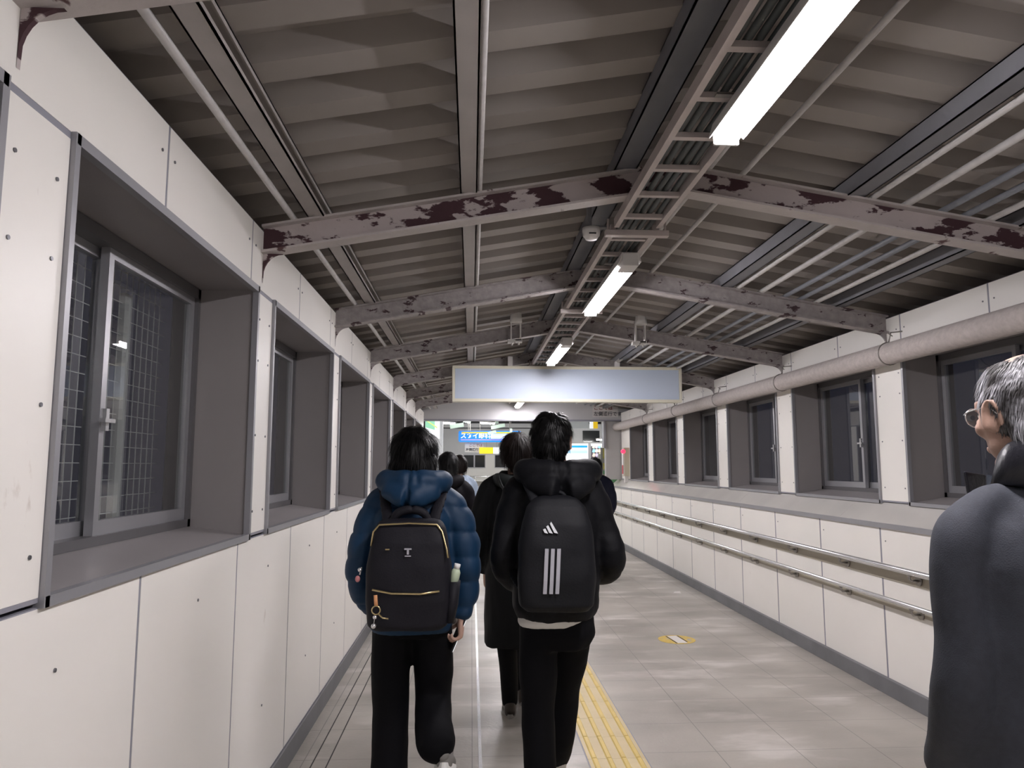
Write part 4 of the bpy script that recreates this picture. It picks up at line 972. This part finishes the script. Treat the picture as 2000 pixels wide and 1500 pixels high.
cloth('coat', r, coatd, .011, [
    ([(-.11, 0, 1.40), (-.17, -.0, 1.34), (-.215, -.01, 1.22), (-.235, -.01, 1.08), (-.225, .03, .96), (-.20, .08, .88)], [.055, .068, .064, .058, .050, .042]),
    ([(.11, 0, 1.40), (.17, -.0, 1.34), (.215, -.01, 1.22), (.235, -.01, 1.08), (.225, .03, .96), (.20, .08, .88)], [.055, .068, .064, .058, .050, .042])],
    rings=[(.44, .02, .0, .205, .16), (.46, .02, .0, .21, .165), (.6, .01, 0, .205, .16), (.85, 0, 0, .195, .14), (1.05, 0, 0, .17, .125), (1.25, 0, 0, .18, .125), (1.34, 0, 0, .16, .11), (1.41, 0, 0, .10, .09), (1.45, 0, 0, .075, .075)], disp=wrinkle(.010, 7, (1.6, 1.6, .5), 6), p=2.2)
cloth('hood', r, strapd, .011, [([(-.06, .08, 1.42), (-.11, .0, 1.42), (-.08, -.09, 1.41), (0, -.12, 1.39), (.08, -.09, 1.41), (.11, .0, 1.42), (.06, .08, 1.42)], [.03, .04, .045, .05, .045, .04, .03])], 5)
cloth('leggings', r, trous, .010, [(l['pts'][1:], [.072, .062, .055, .05]) for l in P['legs']])
shoe('shoe', r, (-.033, .275, .0), (-.035, .025, .0), shoed, shoeg)
shoe('shoe', r, (.067, .50, .0), (.060, .25, .0), shoed, shoeg)
tag(r, 'walker with a dark bob and a long black coat, between the two backpacks', 'person')
sb = empty('shoulder_bag', (.275+.26, 4.5-.04, .80)); cloth('bag_body', sb, strapd, .010, [], rings=[(.0, 0, 0, .05, .13), (.02, 0, 0, .065, .15), (.20, 0, 0, .06, .15), (.26, 0, 0, .03, .14)], p=4)
cloth('shoulder_strap', sb, strapd, .008, [([(-.02, .08, .24), (-.05, .13, .45), (-.20, .13, .62), (-.33, .04, .655), (-.37, -.07, .62), (-.30, -.13, .50), (-.13, -.135, .34), (-.02, -.09, .24)], [(.008, .022)]*8)], 2)
tag(sb, 'dark shoulder bag worn crosswise by the walker in the long coat', 'bag')

# --- far walkers
def far_person(x, y, h, rz, top, hairm, label, hair_r=(.098, .112, .106), long=False, trm=None, hood=False, puffy=1.0, bagm=None):
    s = h/1.70; r = empty('person', (x, y, floor_z(y)), rz)
    P = dict(head=(0, .02, 1.575*s), neck=(0, 0, 1.43*s), tilt=-.05,
             trunk_skin=[(.80*s, 0, 0, .13, .09), (1.0*s, 0, 0, .14, .10), (1.12*s, 0, 0, .12, .09), (1.28*s, 0, 0, .15, .10), (1.38*s, 0, 0, .14, .09), (1.43*s, 0, 0, .08, .06)],
             arms=[dict(pts=[(q*.15, 0, 1.36*s), (q*.20, 0, 1.22*s), (q*.215, 0, 1.08*s), (q*.205, .04, .96*s), (q*.19, .09, .87*s)], wrist=(q*.185, .10, .85*s), d=(0, .2, -1), n=(-q, 0, 0), s=(0, 1, 0)) for q in (-1, 1)],
             legs=[dict(pts=[(q*.08, 0, .84*s), (q*.08, q*.05, .64*s), (q*.07, q*.09, .46*s), (q*.065, q*.12, .28*s), (q*.06, q*.14, .09*s)], heel=(q*.06, q*.14-.05, .035), toe=(q*.065, q*.14+.16, .03)) for q in (-1, 1)])
    M = body_skin(P, r, .011)
    hair('hair', M, r, hairm, r=hair_r, off=(0, -.012, .030), nape=-.16 if long else -.06, n=900, L_=.07, side=-.08 if long else -.02, seed=int(x*10)+9, back=.10, wild=.12, voxel=.013)
    k = puffy
    cloth('jacket', r, top, .014, [([(q*.11, 0, 1.40*s), (q*.17, 0, 1.34*s), (q*.215, 0, 1.22*s), (q*.235, 0, 1.08*s), (q*.225, .03, .96*s), (q*.20, .08, .88*s)], [.055*k, .068*k, .064*k, .058*k, .050*k, .042*k]) for q in (-1, 1)],
          rings=[(.78*s, 0, 0, .18*k, .13*k), (.95*s, 0, 0, .18*k, .13*k), (1.1*s, 0, 0, .175*k, .125*k), (1.28*s, 0, 0, .18*k, .125*k), (1.36*s, 0, 0, .15, .11), (1.42*s, 0, 0, .10, .09), (1.46*s, 0, 0, .075, .075)], disp=wrinkle(.008, 8, (1, 1, 1), 3))
    if hood: cloth('hood', r, top, .013, [([(-.06, .08, 1.43*s), (-.115, .0, 1.44*s), (-.09, -.09, 1.43*s), (0, -.13, 1.40*s), (.09, -.09, 1.43*s), (.115, .0, 1.44*s), (.06, .08, 1.43*s)], [.035, .045, .055, .065, .055, .045, .035])], 5)
    cloth('trousers', r, trm or trous, .014, [(l['pts'], [.09, .08, .07, .062, .055]) for l in P['legs']])
    for l in P['legs']:
        a, b = Vector(l['heel']), Vector(l['toe']); shoe('shoe', r, (b.x, b.y+.02, 0), (a.x, a.y-.03, 0), shoed, shoeg)
    tag(r, label, 'person'); return r
def floor_z(y): return 0 if y < 13.95 else (y-13.95)/8.35*.87
far_person(-.225, 7.0, 1.62, 0, mat('jacket_plum', (.004, .003, .005), .7, spec=.15), hairb, 'far walker with long black hair and a dark hooded jacket, beside the navy puffer jacket', long=True, hood=True)
far_person(-.15, 9.0, 1.62, .5, mat('jacket_pale_blue', (.42, .52, .66), .7), hairbr, 'far walker in a pale blue top with dark brown hair', trm=teew)
far_person(1.70, 10.0, 1.60, 0, mat('jacket_midnight', (.006, .007, .02), .6, spec=.2), hairb, 'far walker in a dark blue jacket, half hidden by the tall walker', puffy=1.05)

# --- 4: the elderly man in the grey wool coat at the right edge
wool = mat('grey_wool', (.034, .038, .051), .8, var=.10, vscale=60, bump=.2, bscale=400); collarm = mat('collar_dark', (.008, .008, .013), .32, bump=.1, bscale=120)
haircg = mat('hair_grey', (.30, .29, .30), .5); skin2 = skin
nt = haircg.node_tree; bs = nt.nodes['Principled BSDF']; tc = nt.nodes.new('ShaderNodeTexCoord'); nz = nt.nodes.new('ShaderNodeTexNoise'); nz.inputs['Scale'].default_value = 16; nz.inputs['Detail'].default_value = 5
rp = nt.nodes.new('ShaderNodeValToRGB'); rp.color_ramp.elements[0].position = .42; rp.color_ramp.elements[0].color = (.035, .031, .031, 1); rp.color_ramp.elements[1].position = .68; rp.color_ramp.elements[1].color = (.50, .50, .54, 1)
nt.links.new(tc.outputs['Object'], nz.inputs[0]); nt.links.new(nz.outputs[0], rp.inputs[0]); nt.links.new(rp.outputs[0], bs.inputs['Base Color'])
MX, MY = 1.205, 1.47
r = empty('person', (MX, MY, 0))
P = dict(head=(-.008, .03, 1.612), neck=(0, 0, 1.48), hrz=.05, tilt=-.07, hs=1.12,
         trunk_skin=[(.82, 0, 0, .14, .10), (1.0, 0, 0, .16, .11), (1.15, 0, 0, .15, .11), (1.30, 0, 0, .17, .11), (1.41, 0, 0, .15, .09), (1.48, 0, 0, .08, .06)],
         arms=[dict(pts=[(-.15, 0, 1.35), (-.200, -.01, 1.24), (-.208, -.01, 1.10), (-.203, .04, .97), (-.195, .10, .86)], wrist=(-.192, .11, .84), d=(0, .2, -1), n=(1, 0, 0), s=(0, 1, 0)),
               dict(pts=[(.18, 0, 1.38), (.215, -.01, 1.24), (.225, -.01, 1.10), (.22, .04, .97), (.21, .10, .86)], wrist=(.205, .11, .84), d=(0, .2, -1), n=(-1, 0, 0), s=(0, 1, 0))],
         legs=[dict(pts=[(q*.09, 0, .88), (q*.09, q*.05, .68), (q*.085, q*.1, .48), (q*.08, q*.13, .28), (q*.08, q*.16, .09)], heel=(q*.08, q*.16-.05, .035), toe=(q*.085, q*.16+.16, .03)) for q in (-1, 1)])
M = body_skin(P, r, .006)
hair('hair', M, r, haircg, r=(.082, .101, .091), off=(0, -.013, .030), nape=-.075, front=.030, n=9000, L_=.020, side=-.0, seed=11, back=.088, rough=.003, cutx=lambda p: p.z > .098+.012*noise.noise(p*40) and p.y > -.075, wild=.5, voxel=.006)

def coatwr(co, n):
    return .017*noise.noise(Vector((co.x*5+co.z*4, co.y*4, co.z*3-co.x*6)))+.006*noise.noise(Vector((co.x*11+co.z*9, co.y*8, co.z*7-co.x*10))+Vector((5, 0, 0)))
cloth('coat', r, wool, .009, [
    ([(-.10, -.01, 1.43), (-.172, -.01, 1.395), (-.205, -.01, 1.32), (-.212, -.012, 1.20), (-.208, -.012, 1.08), (-.203, .03, .97), (-.195, .09, .885)], [.045, .042, .054, .060, .060, .056, .050]),
    ([(.10, -.01, 1.435), (.165, -.01, 1.405), (.205, -.01, 1.33), (.222, -.015, 1.20), (.226, -.015, 1.08), (.224, .03, .97), (.215, .09, .885)], [.050, .052, .062, .066, .064, .060, .055])],
    rings=[(.46, 0, .02, .215, .17), (.48, 0, .02, .22, .175), (.7, 0, .01, .205, .155), (.95, 0, 0, .19, .14), (1.15, 0, -.005, .20, .14), (1.30, 0, -.01, .20, .135), (1.38, 0, -.01, .17, .12), (1.43, 0, -.01, .13, .10), (1.47, 0, -.01, .095, .085), (1.49, 0, -.01, .08, .075)], disp=coatwr, smooth=4)
mb = MB(); mb.tube([(-.185, -.060, 1.33), (-.165, -.045, 1.395), (-.150, .0, 1.438), (-.165, .045, 1.40)], .0035, 6); mb.build('sleeve_seam', mat('seam_dark', (.045, .047, .055), .9), r)
# stand collar: open band around the neck, higher at the back, folded outward
mb = MB(); n = 30; top = []; bot = []; out = []
for j in range(n+1):
    a = math.radians(-215+j/n*250); ca, sa = math.cos(a), math.sin(a)
    back = max(0, -sa)
    bot.append((.102*ca, -.005+.098*sa, 1.455-.022*max(0, sa)+.0)); top.append((.088*ca, -.008+.090*sa, 1.548+.022*back-.055*max(0, sa))); out.append((.118*ca, -.012+.112*sa, 1.462+.006*back-.05*max(0, sa)))
inn = [(x*.93, y*.93, z) for x, y, z in bot]
rows = [inn, [(x*.95, y*.95, z) for x, y, z in top], top, [(x*1.05, y*1.05, z-.004) for x, y, z in top], out, [(x*.94, y*.94, z-.004) for x, y, z in out]]
vs = [p for row in rows for p in row]; k = n+1; fs = []
for i in range(len(rows)):
    i2 = (i+1) % len(rows)
    for j in range(n): fs.append((i*k+j, i*k+j+1, i2*k+j+1, i2*k+j))
fs.append(tuple(i*k for i in range(len(rows)))); fs.append(tuple(i*k+n for i in range(len(rows)))[::-1])
mb.add(vs, fs, 0, True); mb.build('collar', collarm, r)
mb = MB(); mb.hexa([(-.098, .10, 1.41), (-.04, .135, 1.41), (-.035, .145, 1.41), (-.10, .11, 1.41), (-.105, .105, 1.488), (-.04, .130, 1.480), (-.035, .140, 1.480), (-.105, .115, 1.488)]); mb.build('lapel', collarm, r, bevel=.003)
cloth('trousers', r, trous, .012, [(l['pts'], [.10, .088, .078, .072, .068]) for l in P['legs']])
for l in P['legs']:
    a, b = Vector(l['heel']), Vector(l['toe']); shoe('shoe', r, (b.x, b.y+.02, 0), (a.x, a.y-.035, 0), shoed, shoed)
g = MB()
def gl(p): return M @ Vector(p)
for sx in (-1, 1):
    g.tube([gl((sx*.034+.025*math.cos(t), .098-.006*abs(math.cos(t))*(1 if sx*math.cos(t) > 0 else 0), .004+.019*math.sin(t))) for t in [2*PI*j/20 for j in range(20)]], .0013, 6, closed=True)
    g.tube([gl((sx*.060, .094, .010)), gl((sx*.076, .06, .012)), gl((sx*.083, .0, .014)), gl((sx*.083, -.022, -.004))], .0014, 6)
g.tube([gl((-.010, .100, .006)), gl((0, .103, .009)), gl((.010, .100, .006))], .0013, 6)
go = g.build('glasses', steel, r)
for sx in (-1, 1):
    q = MB(); q.tube([gl((sx*.034, .0965, .004)), gl((sx*.034, .0985, .004))], [(.024*1.0, .018), (.024, .018)], 20, ref=(1, 0, 0)); q.build('lens', glass, go)
tag(r, 'elderly man with thin grey hair, glasses and a grey wool coat at the right edge', 'person')
